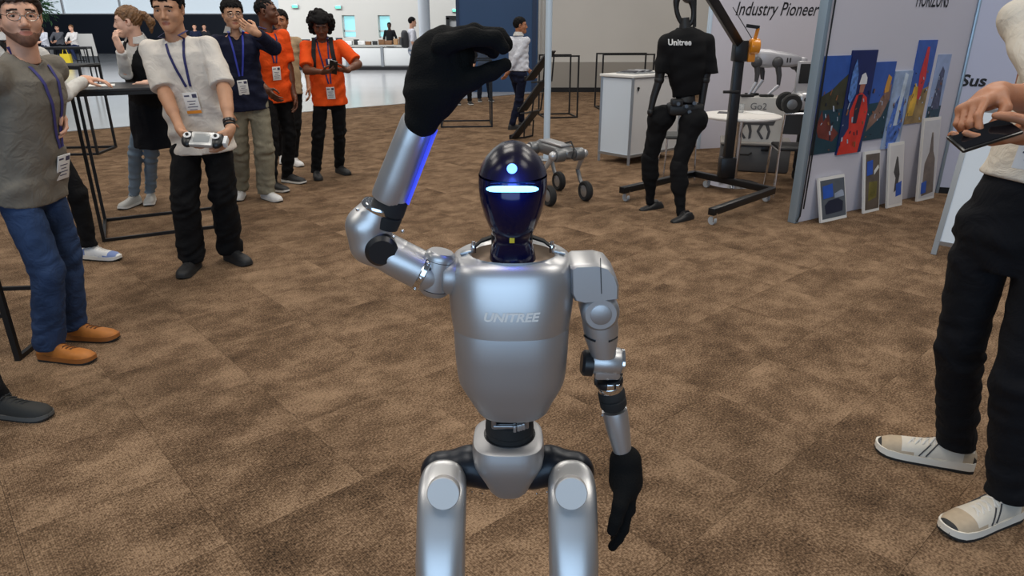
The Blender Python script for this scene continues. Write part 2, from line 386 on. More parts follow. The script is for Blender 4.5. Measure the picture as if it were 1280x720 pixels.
def person(label, H, feet, yaw, hyaw=None, hpitch=0.0, lean=(0, 0), pelvis=None, wrists={}, elbow={}, hand={}, top=None, bottom=None, shoes=None, hair=None,
           skin='light', q=2, group=None, beard=None, glasses=None, lanyard=None, width=1.0, seat=None, seed=1, vest=None, hroll=0.0, smile=False):
    s = H/1.75; f, l = yawv(yaw); up = V3(0, 0, 1); hyaw = yaw if hyaw is None else hyaw
    fc = np.mean([V3(a[0], a[1], 0) for a in feet], 0); P = Thing('person', label, 'person', fc, group)
    hq, aq, cq, kq = Q[q]
    pz = .93*s if seat is None else seat+.09; pel = np.array([*(fc[:2] if pelvis is None else pelvis), pz])
    nb = pel+V3(lean[0], lean[1], .565*s); ax = unit(nb-pel); lat = unit(l-ax*(l@ax)); fr = np.cross(lat, ax)
    smat = mat('skin_'+skin, SKIN[skin], 0.5, var=0.07, vscale=25, bump=.06, bscale=200)
    lipm = mat('lips_'+skin, tuple(c*k for c, k in zip(SKIN[skin], (.72, .48, .48))), .45); hairm = None
    hipj = {}; knee = {}; ank = {}; sh = {}; elb = {}; wr = {}
    for i, sd in enumerate((-1, 1)):
        hipj[sd] = pel+lat*sd*.088*s*width-up*.02*s; ff, _ = yawv(feet[i][2]); zf = feet[i][3] if len(feet[i]) > 3 else 0
        ank[sd] = V3(feet[i][0], feet[i][1], .085*s+zf); knee[sd], _ = ik(hipj[sd], ank[sd], .425*s, .415*s, unit(f*.6+ff*.5)+V3(0, 0, .0))
        sh[sd] = pel+ax*.500*s+lat*sd*.172*s*width
        w0 = wrists.get(sd); w0 = sh[sd]+lat*sd*.07*s-up*.52*s+f*.06*s if w0 is None else np.array(w0, float)
        elb[sd], wr[sd] = ik(sh[sd], w0, .30*s, .262*s, elbow.get(sd, lat*sd*.5-f*.9-up*.3))
    hy, hl = yawv(hyaw); p = math.radians(hpitch); hf = hy*math.cos(p)-up*math.sin(p); hu = up*math.cos(p)+hy*math.sin(p)
    if hroll: rr = math.radians(hroll); hl, hu = hl*math.cos(rr)+hu*math.sin(rr), hu*math.cos(rr)-hl*math.sin(rr)
    hc = nb+ax*.055*s+hu*.098*s+hf*.025*s; hs = s*1.0; HP = lambda x, y, z: hc+(hl*x+hf*y+hu*z)*hs; HR = (hl, hf, hu)
    E = lambda c, r: el(HP(*c), np.array(r)*hs, HR)
    # ---- body: one mesh, fine grids for head and arms, coarse for what the clothes cover
    mb = MB()
    HD = [(E((0, -.014, .028), (.075, .094, .088)), .01), (E((0, .024, -.018), (.065, .068, .092)), .03), (E((0, .058, -.075), (.036, .034, .034)), .03),
          (rc(HP(-.052, .0, -.052), HP(0, .068, -.09), .021*hs, .019*hs), .025), (rc(HP(.052, .0, -.052), HP(0, .068, -.09), .021*hs, .019*hs), .025), (E((0, .079, -.097), (.021, .017, .016)), .02),
          (rc(HP(-.040, .074, .026), HP(.040, .074, .026), .013*hs), .02), (E((.043, .056, -.028), (.024, .026, .026)), .02), (E((-.043, .056, -.028), (.024, .026, .026)), .02),
          (rc(HP(0, .087, .012), HP(0, .106, -.028), .008*hs, .0125*hs), .012), (E((.012, .094, -.036), (.010, .011, .009)), .006), (E((-.012, .094, -.036), (.010, .011, .009)), .006),
          (E((.078, -.006, -.006), (.009, .020, .032)), .006), (E((-.078, -.006, -.006), (.009, .020, .032)), .006),
          (rc(HP(0, -.022, -.045), nb-ax*.03*s+fr*.004, .052*s*(.8+.2*width), .060*s*(.8+.2*width)), .025)]
    lips = [E((0, .0875, -.0605), (.023, .0085, .0048)), E((0, .0865, -.069), (.019, .009, .0055))]
    lo, hi = sdf_box([a for a, k in HD], .02); lo[2] = max(lo[2], nb[2]-.05*s); S = Sdf(lo, hi, hq*s)
    for a, k in HD: S.add(a, k*s)
    for sg in (-1, 1): S.sub(E((sg*.031, .099, .004), (.019, .016, .011)), .012*s); S.sub(E((sg*.078, .004, -.004), (.02, .007, .016)), .004*s) if q < 3 else 0
    for a in lips: S.add(a, .004*s)
    if smile: S.sub(rc(HP(-.026, .1, -.063), HP(.026, .1, -.063), .0045*s), .003)
    v, fcs = S.mesh(); mb.add(v, fcs.tolist(), 0)
    cen = np.array([np.mean(v[x], 0) for x in fcs]); loc = (cen-hc)/hs; qx, qy, qz = loc@hl, loc@hf, loc@hu
    mi = np.zeros(len(fcs), int); mi[(qy > .07) & (((qx/.024)**2+((qz+.065)/.0105)**2) < 1)] = 1
    br = (qy > .062) & (np.abs(np.abs(qx)-.033) < .019) & (np.abs(qz-(.0265-.12*np.maximum(np.abs(qx)-.035, 0)*3)) < (.0045 if q == 1 else .0055)); mi[br] = 2
    mb.m[-len(fcs):] = mi.tolist()
    for sg in (-1, 1):
        e = HP(sg*.031, .0715, .003); mb.ell(e, V3(.0140, .0135, .0082)*hs, HR, 12, 8, 3); g = unit(hf+hu*-.05)
        mb.ell(e+g*.0088*hs, V3(.0066, .0058, .0066)*hs, HR, 10, 6, 4)
        mb.rings([[HP(sg*.031+x*.017, .0835-.10*(x*.017)**2*40, .0085-abs(x)**2*.006+dz) for dz in (-.0025, .0025)]+[HP(sg*.031+x*.017, .078, .0085-abs(x)**2*.006+dz) for dz in (.004, -.002)] for x in (-1, -.6, -.2, .2, .6, 1)], mi=0)
    for sd in (-1, 1):
        HA = hand.get(sd, {}); d = unit(wr[sd]-elb[sd]); hd = np.array(HA.get('d', d), float); n = np.array(HA.get('n', -lat*sd), float)
        pr = [(rc(sh[sd], elb[sd], .046*s*width, .037*s), .02), (rc(elb[sd], wr[sd], .037*s, .025*s), .02), (rc(elb[sd]+(wr[sd]-elb[sd])*.08, elb[sd]+(wr[sd]-elb[sd])*.45, .039*s, .034*s), .02)]
        pr += hand_prims(wr[sd], hd, n, sd, s*1.0*(.93+.07*width), HA.get('curl', .38), 1.0, .15, HA.get('thumb', .35), HA.get('curls'))
        lo, hi = sdf_box([a for a, k in pr], .01); S = Sdf(lo, hi, aq*s)
        for a, k in pr: S.add(a, k*s)
        sdf_mb(S, 0, mb)
    core = [(rc(hipj[-1], knee[-1], .06*s, .045*s), .03), (rc(hipj[1], knee[1], .06*s, .045*s), .03), (rc(knee[-1], ank[-1], .043*s, .03*s), .03), (rc(knee[1], ank[1], .043*s, .03*s), .03),
            (lofted(pel-ax*.08*s, nb, lat, [(0, .11*s, .07*s, 0), (.4, .11*s, .07*s, 0), (.75, .13*s, .08*s, 0), (.9, .12*s, .06*s, 0), (1, .05*s, .05*s, 0)]), .04), (rc(sh[-1], sh[1], .04*s), .04)]
    lo, hi = sdf_box([a for a, k in core]); S = Sdf(lo, hi, kq)
    for a, k in core: S.add(a, k)
    sdf_mb(S, 0, mb)
    hm = hair['mat'] if hair else smat
    P.part('body', mb, [smat, lipm, hair.get('brow', hm) if hair else smat, mat('eye_white', (.42, .40, .38), .3), mat('iris_dark', (.03, .018, .012), .15)], smooth=180)
    # ---- trousers
    B = bottom or {}; w = B.get('w', 1.0); hem = B.get('hem', .075)*s
    pr = [(lofted(pel-ax*.15*s, pel+ax*.16*s, lat, [(0, .090*s*width, .070*s, 0), (.25, .140*s*width, .100*s, 0), (.42, .156*s*width*(.6+.4*w), .112*s, -.008*s), (.7, .142*s*width, .102*s, 0), (1, .128*s*width, .09*s, 0)]), .02)]
    if seat is not None: pr = [(el(pel-up*.0, V3(.17, .13, .12)*s, (lat, fr, ax)), .05)]
    for sd in (-1, 1):
        a2 = ank[sd]+unit(knee[sd]-ank[sd])*0
        pr += [(rc(hipj[sd]-up*.02*s, knee[sd], .084*s*w, B.get('kr', .070)*s*w), .02), (rc(knee[sd], a2-up*.0, B.get('kr', .070)*s*w, B.get('ar', .056)*s*w), .015)]
    lo, hi = sdf_box([a for a, k in pr], .02); lo[2] = max(lo[2], .0); S = Sdf(lo, hi, cq*1.05)
    for a, k in pr: S.add(a, k*s)
    kz = .49*s; S.folds(seed+7, B.get('fold', .010)*s, .10*s, lambda X, Y, Z: .25+.75*np.clip(np.exp(-((Z-kz)/.12)**2)+np.exp(-((Z-hem-.06)/.12)**2)+np.exp(-((Z-.86*s)/.10)**2), 0, 1), vert=1.0)
    for sd in (-1, 1): pass
    S.cut((0, 0, hem), (0, 0, -1)) if min(len(x) > 3 and x[3] > 0 for x in feet) == 0 else 0
    tr = P.part(B.get('name', 'trousers'), sdf_mb(S), B['mat'], smooth=180)
    # ---- upper clothing
    T = top; lw = T.get('w', 1.0)*width; dp = T.get('d', 1.0); b0 = pel+ax*(T.get('hem', .84)-.93)*s
    def torso_prims(infl, lw=lw):
        i = infl
        pr = [(lofted(b0, nb, lat, [(0, .172*s*lw+i, .120*s*dp+i, 0), (.25, .165*s*lw+i, .116*s*dp+i, 0), (.5, .160*s*lw+i, .113*s*dp+i, 0), (.72, .168*s*lw+i, .116*s*dp+i, 0), (.86, .155*s*lw+i, .10*s*dp+i, 0), (.92, .10*s*lw+i, .078*s+i, 0), (.975, .062*s+i, .064*s+i, 0), (1.02, .040*s+i, .042*s+i, 0)]), .02)]
        for sd in (-1, 1): pr.append((rc(nb-ax*.048*s+lat*sd*.04*s, sh[sd]-ax*.010*s, .040*s+i, .050*s+i), .03))
        return pr
    pt = torso_prims(0); pr = []; sl = T.get('sleeve', .62); sr = T.get('sr', (.056, .056, .050, .040)); ends = []
    for sd in (-1, 1):
        e0 = sh[sd]+(elb[sd]-sh[sd])*min(sl, 1); k = min(sl, 1); pr.append((rc(sh[sd]-ax*.006*s, e0, sr[0]*s*width, (sr[0]+(sr[1]-sr[0])*k)*s*width), .012))
        if sl > 1:
            e1 = elb[sd]+(wr[sd]-elb[sd])*(sl-1); pr.append((rc(elb[sd], e1, sr[2]*s, sr[3]*s), .012)); ends.append((e1, unit(wr[sd]-elb[sd]), sr[3]*s))
        else: ends.append((e0, unit(elb[sd]-sh[sd]), (sr[0]+(sr[1]-sr[0])*k)*s))
    lo, hi = sdf_box([a for a, k in pt+pr], .02); S = Sdf(lo, hi, cq); S2 = Sdf(lo, hi, cq)
    for a, k in pt: S.add(a, k*s)
    for a, k in pr: S2.add(a, k*s)
    for e, d, r in ends: S2.sub(rb(e+d*r*1.0, V3(r*1.6, r*1.6, r), .002, (unit(np.cross(d, V3(.3, .5, .8))), unit(np.cross(d, np.cross(d, V3(.3, .5, .8)))), d)), .003)
    kk = .028*s; hh = np.clip(.5+.5*(S.D-S2.D)/kk, 0, 1); S.D = S.D+(S2.D-S.D)*hh-kk*hh*(1-hh)*.8
    wz = pel[2]+.08*s; S.folds(seed, T.get('fold', .010)*s, .13*s, lambda X, Y, Z: .40+.60*np.clip(np.exp(-((Z-wz)/.14)**2)*1.2, 0, 1))
    S.cut(b0, -ax); S.sub(rc(nb-ax*.004*s+fr*.012*s, nb+ax*.1*s+fr*.05*s, .062*s, .10*s), .006)
    if T.get('vneck'): S.sub(rc(nb+fr*.05*s-ax*.02*s, nb+fr*.15*s-ax*.10*s, .03*s, .01*s), .004)
    tm = sdf_mb(S); to = P.part(T.get('name', 'tshirt'), tm, T['mat'], smooth=180)
    bvh = BVHTree.FromPolygons([Vector(x) for x in tm.v], tm.f)
    if T.get('collar'):
        cb = MB(); N = 20; R1 = .060*s; ring = []
        for j in range(N+1):
            a = math.radians(28+304*j/N); dv = fr*math.cos(a)+lat*math.sin(a); h = (.028+.016*abs(math.sin(a/2)))*s; c = nb+ax*.012*s
            ring.append([c+dv*R1*.98+ax*h, c+dv*R1*1.08+ax*h, c+dv*R1*1.5-ax*.012*s, c+dv*R1*1.35-ax*.016*s])
        cb.rings(ring); P.part('collar', cb, T['collar'], to, smooth=50)
    if T.get('print'): T['print'](P, to, nb, pel, ax, lat, fr, s, bvh)
    if vest:
        pr2 = torso_prims(.012*s); lo, hi = sdf_box([a for a, k in pr2], .02); S = Sdf(lo, hi, cq)
        for a, k in pr2: S.add(a, k*s)
        S.cut(pel+ax*(vest.get('hem', .84)-.93)*s, -ax)
        for sd in (-1, 1): S.sub(rc(sh[sd]-ax*.02*s+lat*sd*.02*s, sh[sd]+lat*sd*.1*s, .10*s, .14*s), .01)
        S.sub(rc(nb+ax*.0+fr*.03*s, nb-ax*.20*s+fr*.16*s, .065*s, .022*s), .006); S.sub(rc(nb, nb+ax*.1*s, .075*s, .1*s), .006); S.folds(seed+3, .004, .1)
        P.part('vest', sdf_mb(S), vest['mat'], smooth=180)
    if B.get('apron'):
        pr2 = [(lofted(V3(*pel[:2], pel[2]-B['apron_len']*s), pel+V3(0, 0, .12*s), l, [(0, .215*s*width, .165*s, .0), (.6, .205*s*width, .155*s, 0), (1, .17*s*width, .13*s, 0)]), .02)]
        lo, hi = sdf_box([a for a, k in pr2], .02); S = Sdf(lo, hi, cq)
        for a, k in pr2: S.add(a, k*s)
        S.folds(seed+5, .006, .14, vert=-1.2); P.part('skirt', sdf_mb(S), B['apron'], smooth=180)
    # ---- hair
    if hair and hair['kind'] != 'none':
        kd = hair['kind']; i = hair.get('t', .011); pr = [(E((0, -.014, .030), (.076+i, .095+i, .088+i)), .01)]; rng = np.random.RandomState(seed)
        lo, hi = sdf_box([pr[0][0]], .12 if kd in ('curly', 'ponytail') else .04); S = Sdf(lo, hi, hq*s*1.15)
        for a, k in pr: S.add(a, k*s)
        S.sub(rb(HP(0, .105+hair.get('line', 0), -.065), V3(.10, .075, hair.get('fh', .121))*hs, .035*hs, HR), .012*s)
        for sg in (-1, 1): S.sub(E((sg*.085, .0, -.035), (.03, .045, .05)), .01*s)
        S.sub(rb(HP(0, -.04, -.14), V3(.14, .14, .085)*hs, .03*hs, HR), .015*s)
        if kd == 'curly':
            for k in range(330):
                a = rng.normal(size=3); a = unit(a); 
                if a[2] < -.8 or (a[1] > .25 and a[2] < .42 and abs(a[0]) < .93): continue
                S.add(el(HP(a[0]*rng.uniform(.095, .135), -.020+a[1]*rng.uniform(.10, .125), .012+a[2]*rng.uniform(.105, .13)), np.full(3, rng.uniform(.016, .030))*hs), .004*s)
        elif kd == 'ponytail':
            S.add(E((0, -.112, .045), (.026, .024, .026)), .012); S.add(rc(HP(0, -.135, .04), HP(.0, -.165, -.02), .026*hs, .034*hs), .012); S.add(rc(HP(0, -.165, -.02), HP(0, -.15, -.10), .034*hs, .010*hs), .012)
        elif kd == 'mop':
            for k in range(46):
                a = unit(rng.normal(size=3)*V3(1, 1, .8)+V3(0, .1, .55))
                if a[1] > .2 and a[2] < .62: continue
                S.add(rc(HP(a[0]*.085, -.014+a[1]*.10, .03+a[2]*.098), HP(a[0]*.095, .0+a[1]*.115, .02+a[2]*.10), .013*hs, .009*hs), .008*s)
        if kd != 'curly': S.folds(seed+11, .006*s, .022*s, vert=-.9)
        P.part('hair', sdf_mb(S), hm, smooth=180)
    if beard:
        S = Sdf(HP(0, 0, 0)-.16*s, HP(0, 0, 0)+.16*s, hq*s*.8)
        for a, k in HD[:-1]: S.add(a, k*s)
        S.D -= .0034*s
        S.sub(rb(HP(0, .02, .08), V3(.14, .2, .126)*hs, .02*hs, HR), .006); S.sub(E((0, .1, -.064), (.025, .05, .0105)), .005)
        for sg in (-1, 1): S.sub(E((sg*.050, .075, -.040), (.034, .06, .026)), .008)
        S.sub(rb(HP(0, -.12, -.03), V3(.14, .125, .2)*hs, .01*hs, HR), .006)
        P.part('beard', sdf_mb(S), beard, smooth=180)
    if glasses:
        g = MB()
        for sg in (-1, 1):
            pts = [HP(sg*.032+.022*math.cos(a)*1.05, .1005-.3*(abs(sg*.032+.022*math.cos(a)))**2*6, .001+.017*math.sin(a)) for a in [2*math.pi*j/16 for j in range(16)]]
            g.tube(pts, .0015, 5, closed=True); g.tube([HP(sg*.055, .094, .004), HP(sg*.074, .05, .006), HP(sg*.08, -.01, .006)], .0014, 5)
        g.tube([HP(-.010, .101, .003), HP(0, .104, .006), HP(.010, .101, .003)], .0015, 5); P.part('glasses', g, glasses)
    if lanyard:
        LB = lanyard; cx, cz = LB.get('x', 0.0), LB.get('z', 1.16)*s
        def surf(u, z):
            o = pel+ax*(z-pel[2])+lat*u+fr*.6; h = bvh.ray_cast(Vector(o), Vector(-fr))
            return (np.array(h[0]) if h[0] is not None else o-fr*.48*s)+fr*.004
        rib = MB()
        for sg in (-1, 1):
            pts = []
            for t in np.linspace(0, 1, 14):
                u = (sg*.058*(1-t)+(cx+sg*.012)*t)*s; z = (1.50*(1-t)+(cz/s+.012)*t)*s; pts.append(surf(u, z))
            pts = [nb+lat*sg*.064*s+ax*.02*s-fr*.02*s]+pts
            dd = [unit(np.cross(fr, unit(pts[min(i+1, len(pts)-1)]-pts[max(i-1, 0)]))) for i in range(len(pts))]; rib.strip(pts, [fr]*len(pts), dd, .0075*s, .002)
        P.part('lanyard', rib, LB['mat'])
        pb = surf(cx*s, cz-.02*s)+fr*.012; cw, ch = .085*s, .125*s; tl = unit(ax+fr*.06); bb = MB().box(pb-tl*ch*.5, (cw, .004, ch), (lat, np.cross(tl, lat), tl), .0015)
        bo = P.part('badge', bb, PAPER); nn = np.cross(lat, tl); k = MB(); c0 = pb-tl*ch*.5+nn*.0025
        k.box(c0+lat*.024*s+tl*.042*s, (.026*s, .0015, .022*s), (lat, nn, tl)); k.box(c0-lat*.020*s+tl*.044*s, (.03*s, .0015, .008*s), (lat, nn, tl))
        for j, ww in enumerate((.05, .035, .06, .045)): k.box(c0+tl*(.012-.017*j)*s, (ww*s, .0012, .004*s), (lat, nn, tl))
        P.part('badge_print', k, mat('badge_ink', srgb(70, 70, 96), .6), bo)
        if LB.get('stripe'): P.part('badge_stripe', MB().box(c0-tl*.053*s, (cw, .0016, .018*s), (lat, nn, tl)), LB['stripe'], bo)
    # ---- shoes
    if shoes:
        for i, sd in enumerate((-1, 1)):
            ff, _ = yawv(feet[i][2])
            if len(feet[i]) > 3 and feet[i][3] > 0: continue
            shoe(P, (feet[i][0], feet[i][1], 0), ff, s, shoes)
    J = dict(P=P, sh=sh, elb=elb, wr=wr, pel=pel, nb=nb, ax=ax, lat=lat, fr=fr, s=s, bvh=bvh, hc=hc, HP=HP, ank=ank, knee=knee, hl=hl, hf=hf, hu=hu)
    return J
# ------------------------------------------------------------ setting: floors and walls
TA = math.radians(42); TU = V3(math.cos(TA), math.sin(TA), 0); TV = V3(-math.sin(TA), math.cos(TA), 0); VB = 12.92; TS = 0.5
def carpet_mat():
    m = bpy.data.materials.new('brown_carpet'); m.use_nodes = True; nt = m.node_tree; L = nt.links; N = nt.nodes.new; b = nt.nodes['Principled BSDF']
    geo = N('ShaderNodeNewGeometry'); mp = N('ShaderNodeMapping'); mp.inputs['Rotation'].default_value = (0, 0, -TA); L.new(geo.outputs['Position'], mp.inputs[0])
    def vm(op, a, bval=None):
        n = N('ShaderNodeVectorMath'); n.operation = op; L.new(a, n.inputs[0])
        if bval is not None: n.inputs[1].default_value = bval
        return n.outputs[0]
    off = vm('SUBTRACT', mp.outputs[0], (0, VB % TS, 0)); cell = vm('FLOOR', vm('DIVIDE', off, (TS, TS, 1000)))
    wn = N('ShaderNodeTexWhiteNoise'); wn.noise_dimensions = '3D'; L.new(cell, wn.inputs['Vector'])
    # mottled yarn: blotches (each tile with its own offset), speckle and ribs
    add = N('ShaderNodeVectorMath'); add.operation = 'ADD'; sc = N('ShaderNodeVectorMath'); sc.operation = 'SCALE'; sc.inputs['Scale'].default_value = 0.55
    L.new(wn.outputs['Color'], sc.inputs[0]); L.new(mp.outputs[0], add.inputs[0]); L.new(sc.outputs[0], add.inputs[1])
    st = vm('MULTIPLY', add.outputs[0], (1.0, 1.25, 1.0))
    n1 = N('ShaderNodeTexNoise'); n1.inputs['Scale'].default_value = 3.6; n1.inputs['Detail'].default_value = 7; n1.inputs['Roughness'].default_value = 0.72; L.new(st, n1.inputs['Vector'])
    n2 = N('ShaderNodeTexNoise'); n2.inputs['Scale'].default_value = 120; n2.inputs['Detail'].default_value = 3; L.new(mp.outputs[0], n2.inputs['Vector'])
    wv = N('ShaderNodeTexWave'); wv.inputs['Scale'].default_value = 48; wv.inputs['Distortion'].default_value = 1.5; wv.inputs['Detail'].default_value = 2; L.new(mp.outputs[0], wv.inputs['Vector'])
    def mm(op, a, v, c=None):
        n = N('ShaderNodeMath'); n.operation = op; L.new(a, n.inputs[0])
        if isinstance(v, float): n.inputs[1].default_value = v
        else: L.new(v, n.inputs[1])
        if c is not None:
            if isinstance(c, float): n.inputs[2].default_value = c
            else: L.new(c, n.inputs[2])
        return n.outputs[0]
    h = mm('MULTIPLY_ADD', n2.outputs[0], 0.78, mm('MULTIPLY', n1.outputs[0], 0.74)); h = mm('MULTIPLY_ADD', wv.outputs['Fac'], 0.05, h); h = mm('MULTIPLY_ADD', wn.outputs['Value'], 0.035, h)
    r = N('ShaderNodeValToRGB'); L.new(h, r.inputs[0]); e = r.color_ramp.elements
    e[0].position = 0.56; e[0].color = (0.030, 0.019, 0.012, 1); e[1].position = 0.97; e[1].color = (0.34, 0.225, 0.140, 1)
    e1 = r.color_ramp.elements.new(0.76); e1.color = (0.138, 0.085, 0.050, 1); L.new(r.outputs[0], b.inputs['Base Color'])
    b.inputs['Roughness'].default_value = 0.95; b.inputs['Specular IOR Level'].default_value = 0.1
    bp = N('ShaderNodeBump'); bp.inputs['Strength'].default_value = 0.5; bp.inputs['Distance'].default_value = 0.004; L.new(mm('ADD', n2.outputs[0], wv.outputs['Fac']), bp.inputs['Height']); L.new(bp.outputs[0], b.inputs['Normal'])
    return m
CARPET = carpet_mat()
def uv(u, v, z=0): return TU*u+TV*v+V3(0, 0, z)
# slab below everything; carpet tiles lie on it
mb = MB(); mb.add([(-60, -9, -.012), (30, -9, -.012), (30, 70, -.012), (-60, 70, -.012), (-60, -9, -.2), (30, -9, -.2), (30, 70, -.2), (-60, 70, -.2)], [(0, 1, 2, 3), (7, 6, 5, 4), (0, 4, 5, 1), (1, 5, 6, 2), (2, 6, 7, 3), (3, 7, 4, 0)])
floor = struct('floor', mb, mat('screed', (.12, .10, .08), .9), 0)
cells = []
for i in range(-30, 70):
    for j in range(-44, 26):
        u0 = i*TS; v1 = VB+(-j)*TS if False else VB-(25-j)*TS
        c = TU*(u0+TS/2)+TV*(v1-TS/2)
        if -13 < c[0] < 12 and -5 < c[1] < 19: cells.append(c)
def vis(c): return c[1] > 1.15 and abs(c[0]) < c[1]*.80+.25
cells.sort(key=lambda c: (0 if vis(c) else 1, c[0]**2+c[1]**2))
g = .0012; t0 = MB().box((0, 0, -.006), (TS-g, TS-g, .012), (TU, TV, V3(0, 0, 1)))
first = obj_from('carpet_tile', t0, CARPET, floor, (0, 0, 0), 0); first.location = cells[0]
for c in cells[1:300]:
    o = first.copy(); C.objects.link(o); o.location = c
tf = MB()
for c in cells[300:]: tf.box(c+V3(0, 0, -.006), (TS-g, TS-g, .012), (TU, TV, V3(0, 0, 1)))
o = obj_from('carpet_tile_field', tf, CARPET, floor, (0, 0, 0), 0); o['kind'] = 'stuff'
# polished floor of the lobby
mb = MB(); a, b, c, d = uv(-60, VB+.004), uv(40, VB+.004), uv(40, VB+70), uv(-60, VB+70)
mb.add([a, b, c, d, a-V3(0, 0, .011), b-V3(0, 0, .011), c-V3(0, 0, .011), d-V3(0, 0, .011)], [(0, 1, 2, 3), (7, 6, 5, 4), (0, 4, 5, 1), (1, 5, 6, 2), (2, 6, 7, 3), (3, 7, 4, 0)])
struct('floor_lobby', mb, mat('polished_floor', (.50, .50, .50), .16, var=.05, vscale=.6, spec=.6), 0)
mb = MB().bar(uv(-18, VB+.02, .002), uv(12, VB+.02, .002), .05, .006); struct('trim_1', mb, ALU, 0)
# walls at the end of the carpeted hall
YW = 18.2
X0, X1, X2 = AT(571, 60, YW)[0], AT(672, 60, YW)[0], AT(686, 60, YW)[0]
struct('wall_back', MB().box(((X0+X1)/2, YW+.15, 2.4), (X1-X0, .3, 4.8)), mat('blue_wall', srgb(38, 70, 110), .55, var=.03, vscale=1), 0)
struct('trim_2', MB().box((X1-.09, YW-.012, 2.4), (.10, .03, 4.8)).box((X0+.04, YW-.012, 2.4), (.07, .03, 4.8)), mat('navy_edge', srgb(28, 48, 80), .5), 0)
beige = mat('beige_wall', srgb(200, 197, 192), .7, var=.03, vscale=.8)
struct('wall_right', MB().box(((X1+14)/2, YW+.2, 2.4), (14-X1, .3, 4.8)), beige, 0)
struct('trim_3', MB().box(((X1+14)/2, YW+.02, .42), (14-X1, .08, .62), bev=.004), mat('grey_dado', srgb(150, 145, 138), .6, var=.03, vscale=2), 0)
struct('baseboard_back', MB().box(((X1+14)/2, YW-.005, .055), (14-X1, .12, .11)), BLK, 0)
mb = MB()
for k in range(3): mb.box((X1+.04+.10*k, YW+.03, 2.7), (.06, .05, 4.0), bev=.008)
struct('trim_4', mb, mat('pale_grey_trim', srgb(178, 178, 176), .5))
# lobby walls
YC = 31.0; XL, XR = AT(352, 40, YC)[0], AT(571, 40, YC)[0]+3
lob = mat('lobby_white', srgb(224, 222, 214), .7, var=.02, vscale=.5)
wins = [(AT(a, 20, YC)[0], AT(b, 20, YC)[0]) for a, b in ((427, 443), (472, 487))]; zt, zb = AT(450, 19, YC)[2], AT(450, 47, YC)[2]
mb = MB(); xs = [XL]+[x for w in wins for x in w]+[XR]
for a, b in zip(xs[0::2], xs[1::2]): mb.box(((a+b)/2, YC+.2, 3), (b-a, .4, 6))
for a, b in wins: mb.box(((a+b)/2, YC+.2, (zt+6)/2), (b-a, .4, 6-zt)); mb.box(((a+b)/2, YC+.2, zb/2), (b-a, .4, zb))
struct('wall_lobby', mb, lob, 0)
for i, (a, b) in enumerate(wins):
    w = struct('window_%d' % (i+1), MB().box(((a+b)/2, YC+.28, (zt+zb)/2), (b-a-.08, .02, zt-zb-.08)), mat('daylight_glass', srgb(120, 180, 190), .1, emit=srgb(165, 222, 226), estr=1.0), 0)
    fr = MB()
    for p, q in (((a, zb), (b, zb)), ((b, zb), (b, zt)), ((b, zt), (a, zt)), ((a, zt), (a, zb)), ((a, zb+.3*(zt-zb)), (b, zb+.3*(zt-zb)))): fr.bar((p[0], YC+.25, p[1]), (q[0], YC+.25, q[1]), .07)
    obj_from('window_frame', fr, mat('window_white', (.75, .77, .78), .4), w)
YF = 46.0; XF0, XF1 = AT(-60, 40, YF)[0], AT(352, 40, YF)[0]+8; zn = AT(150, 18, YF)[2]
struct('wall_left', MB().box(((XF0+XF1)/2, YF+.2, zn/2), (XF1-XF0, .4, zn)), mat('navy_wall', srgb(20, 30, 46), .6), 0)
w = struct('window_3', MB().box(((XF0+XF1)/2, YF+.3, zn+2.5), (XF1-XF0, .05, 5)), mat('frosted_daylight', srgb(220, 232, 240), .3, emit=srgb(206, 219, 228), estr=.82), 0)
fr = MB()
for x in np.arange(XF0, XF1, 3.6): fr.box((x, YF+.22, zn+2.5), (.12, .12, 5))
fr.box(((XF0+XF1)/2, YF+.2, zn+.03), (XF1-XF0, .2, .06)); obj_from('window_frame', fr, MATS['window_white'], w)
# white round column
cx = AT(531, 40, 21)
t = Thing('column', 'white round column standing in the lobby behind the backpack wearer', 'column', (cx[0], 21, 0)); t.o['kind'] = 'structure'
t.part('shaft', MB().cyl((cx[0], 21, .12), (cx[0], 21, 5.6), .165, n=32), mat('column_white', srgb(206, 214, 222), .45)); t.part('base_ring', MB().cyl((cx[0], 21, 0), (cx[0], 21, .12), .19, n=32, bev=.01), ALU)
# dark door frame at the lobby wall
a, b = AT(559, 22, 30.5), AT(571, 34, 30.5); mb = MB()
mb.bar((a[0], 30.7, 0), (a[0], 30.7, a[2]), .14); mb.bar((a[0]+1.1, 30.7, 0), (a[0]+1.1, 30.7, a[2]), .14); mb.bar((a[0]-.07, 30.7, a[2]), (a[0]+1.17, 30.7, a[2]), .14)
mb.box((a[0]+.55, 30.78, a[2]/2), (1.0, .05, a[2]-.1), mi=1); d = struct('door_1', mb, [BLK, mat('door_grey', srgb(170, 172, 172), .5)], 0)
# exit signs
for k, (px, py, Y, lab) in enumerate([(369, 8, 30.94, 'small green exit sign on lobby wall above the man in orange'), (423, 9, 30.94, 'small green exit sign on lobby wall above the curly-haired woman'), (204, 21, 45.94, 'small green exit sign at top edge of the far navy wall'), (569, 13, 30.94, 'small green exit sign above the dark lobby door frame')]):
    p = AT(px, py, Y); t = Thing('exit_sign', lab, 'sign', p, 'green exit signs')
    t.part('housing', MB().box(p, (.26*Y/30, .12, .14*Y/30), bev=.01), ALU); t.part('lit_panel', MB().box(p-V3(0, .062, 0), (.22*Y/30, .01, .10*Y/30)), mat('exit_green', (.1, .7, .45), .4, emit=(.25, .9, .65), estr=.9))

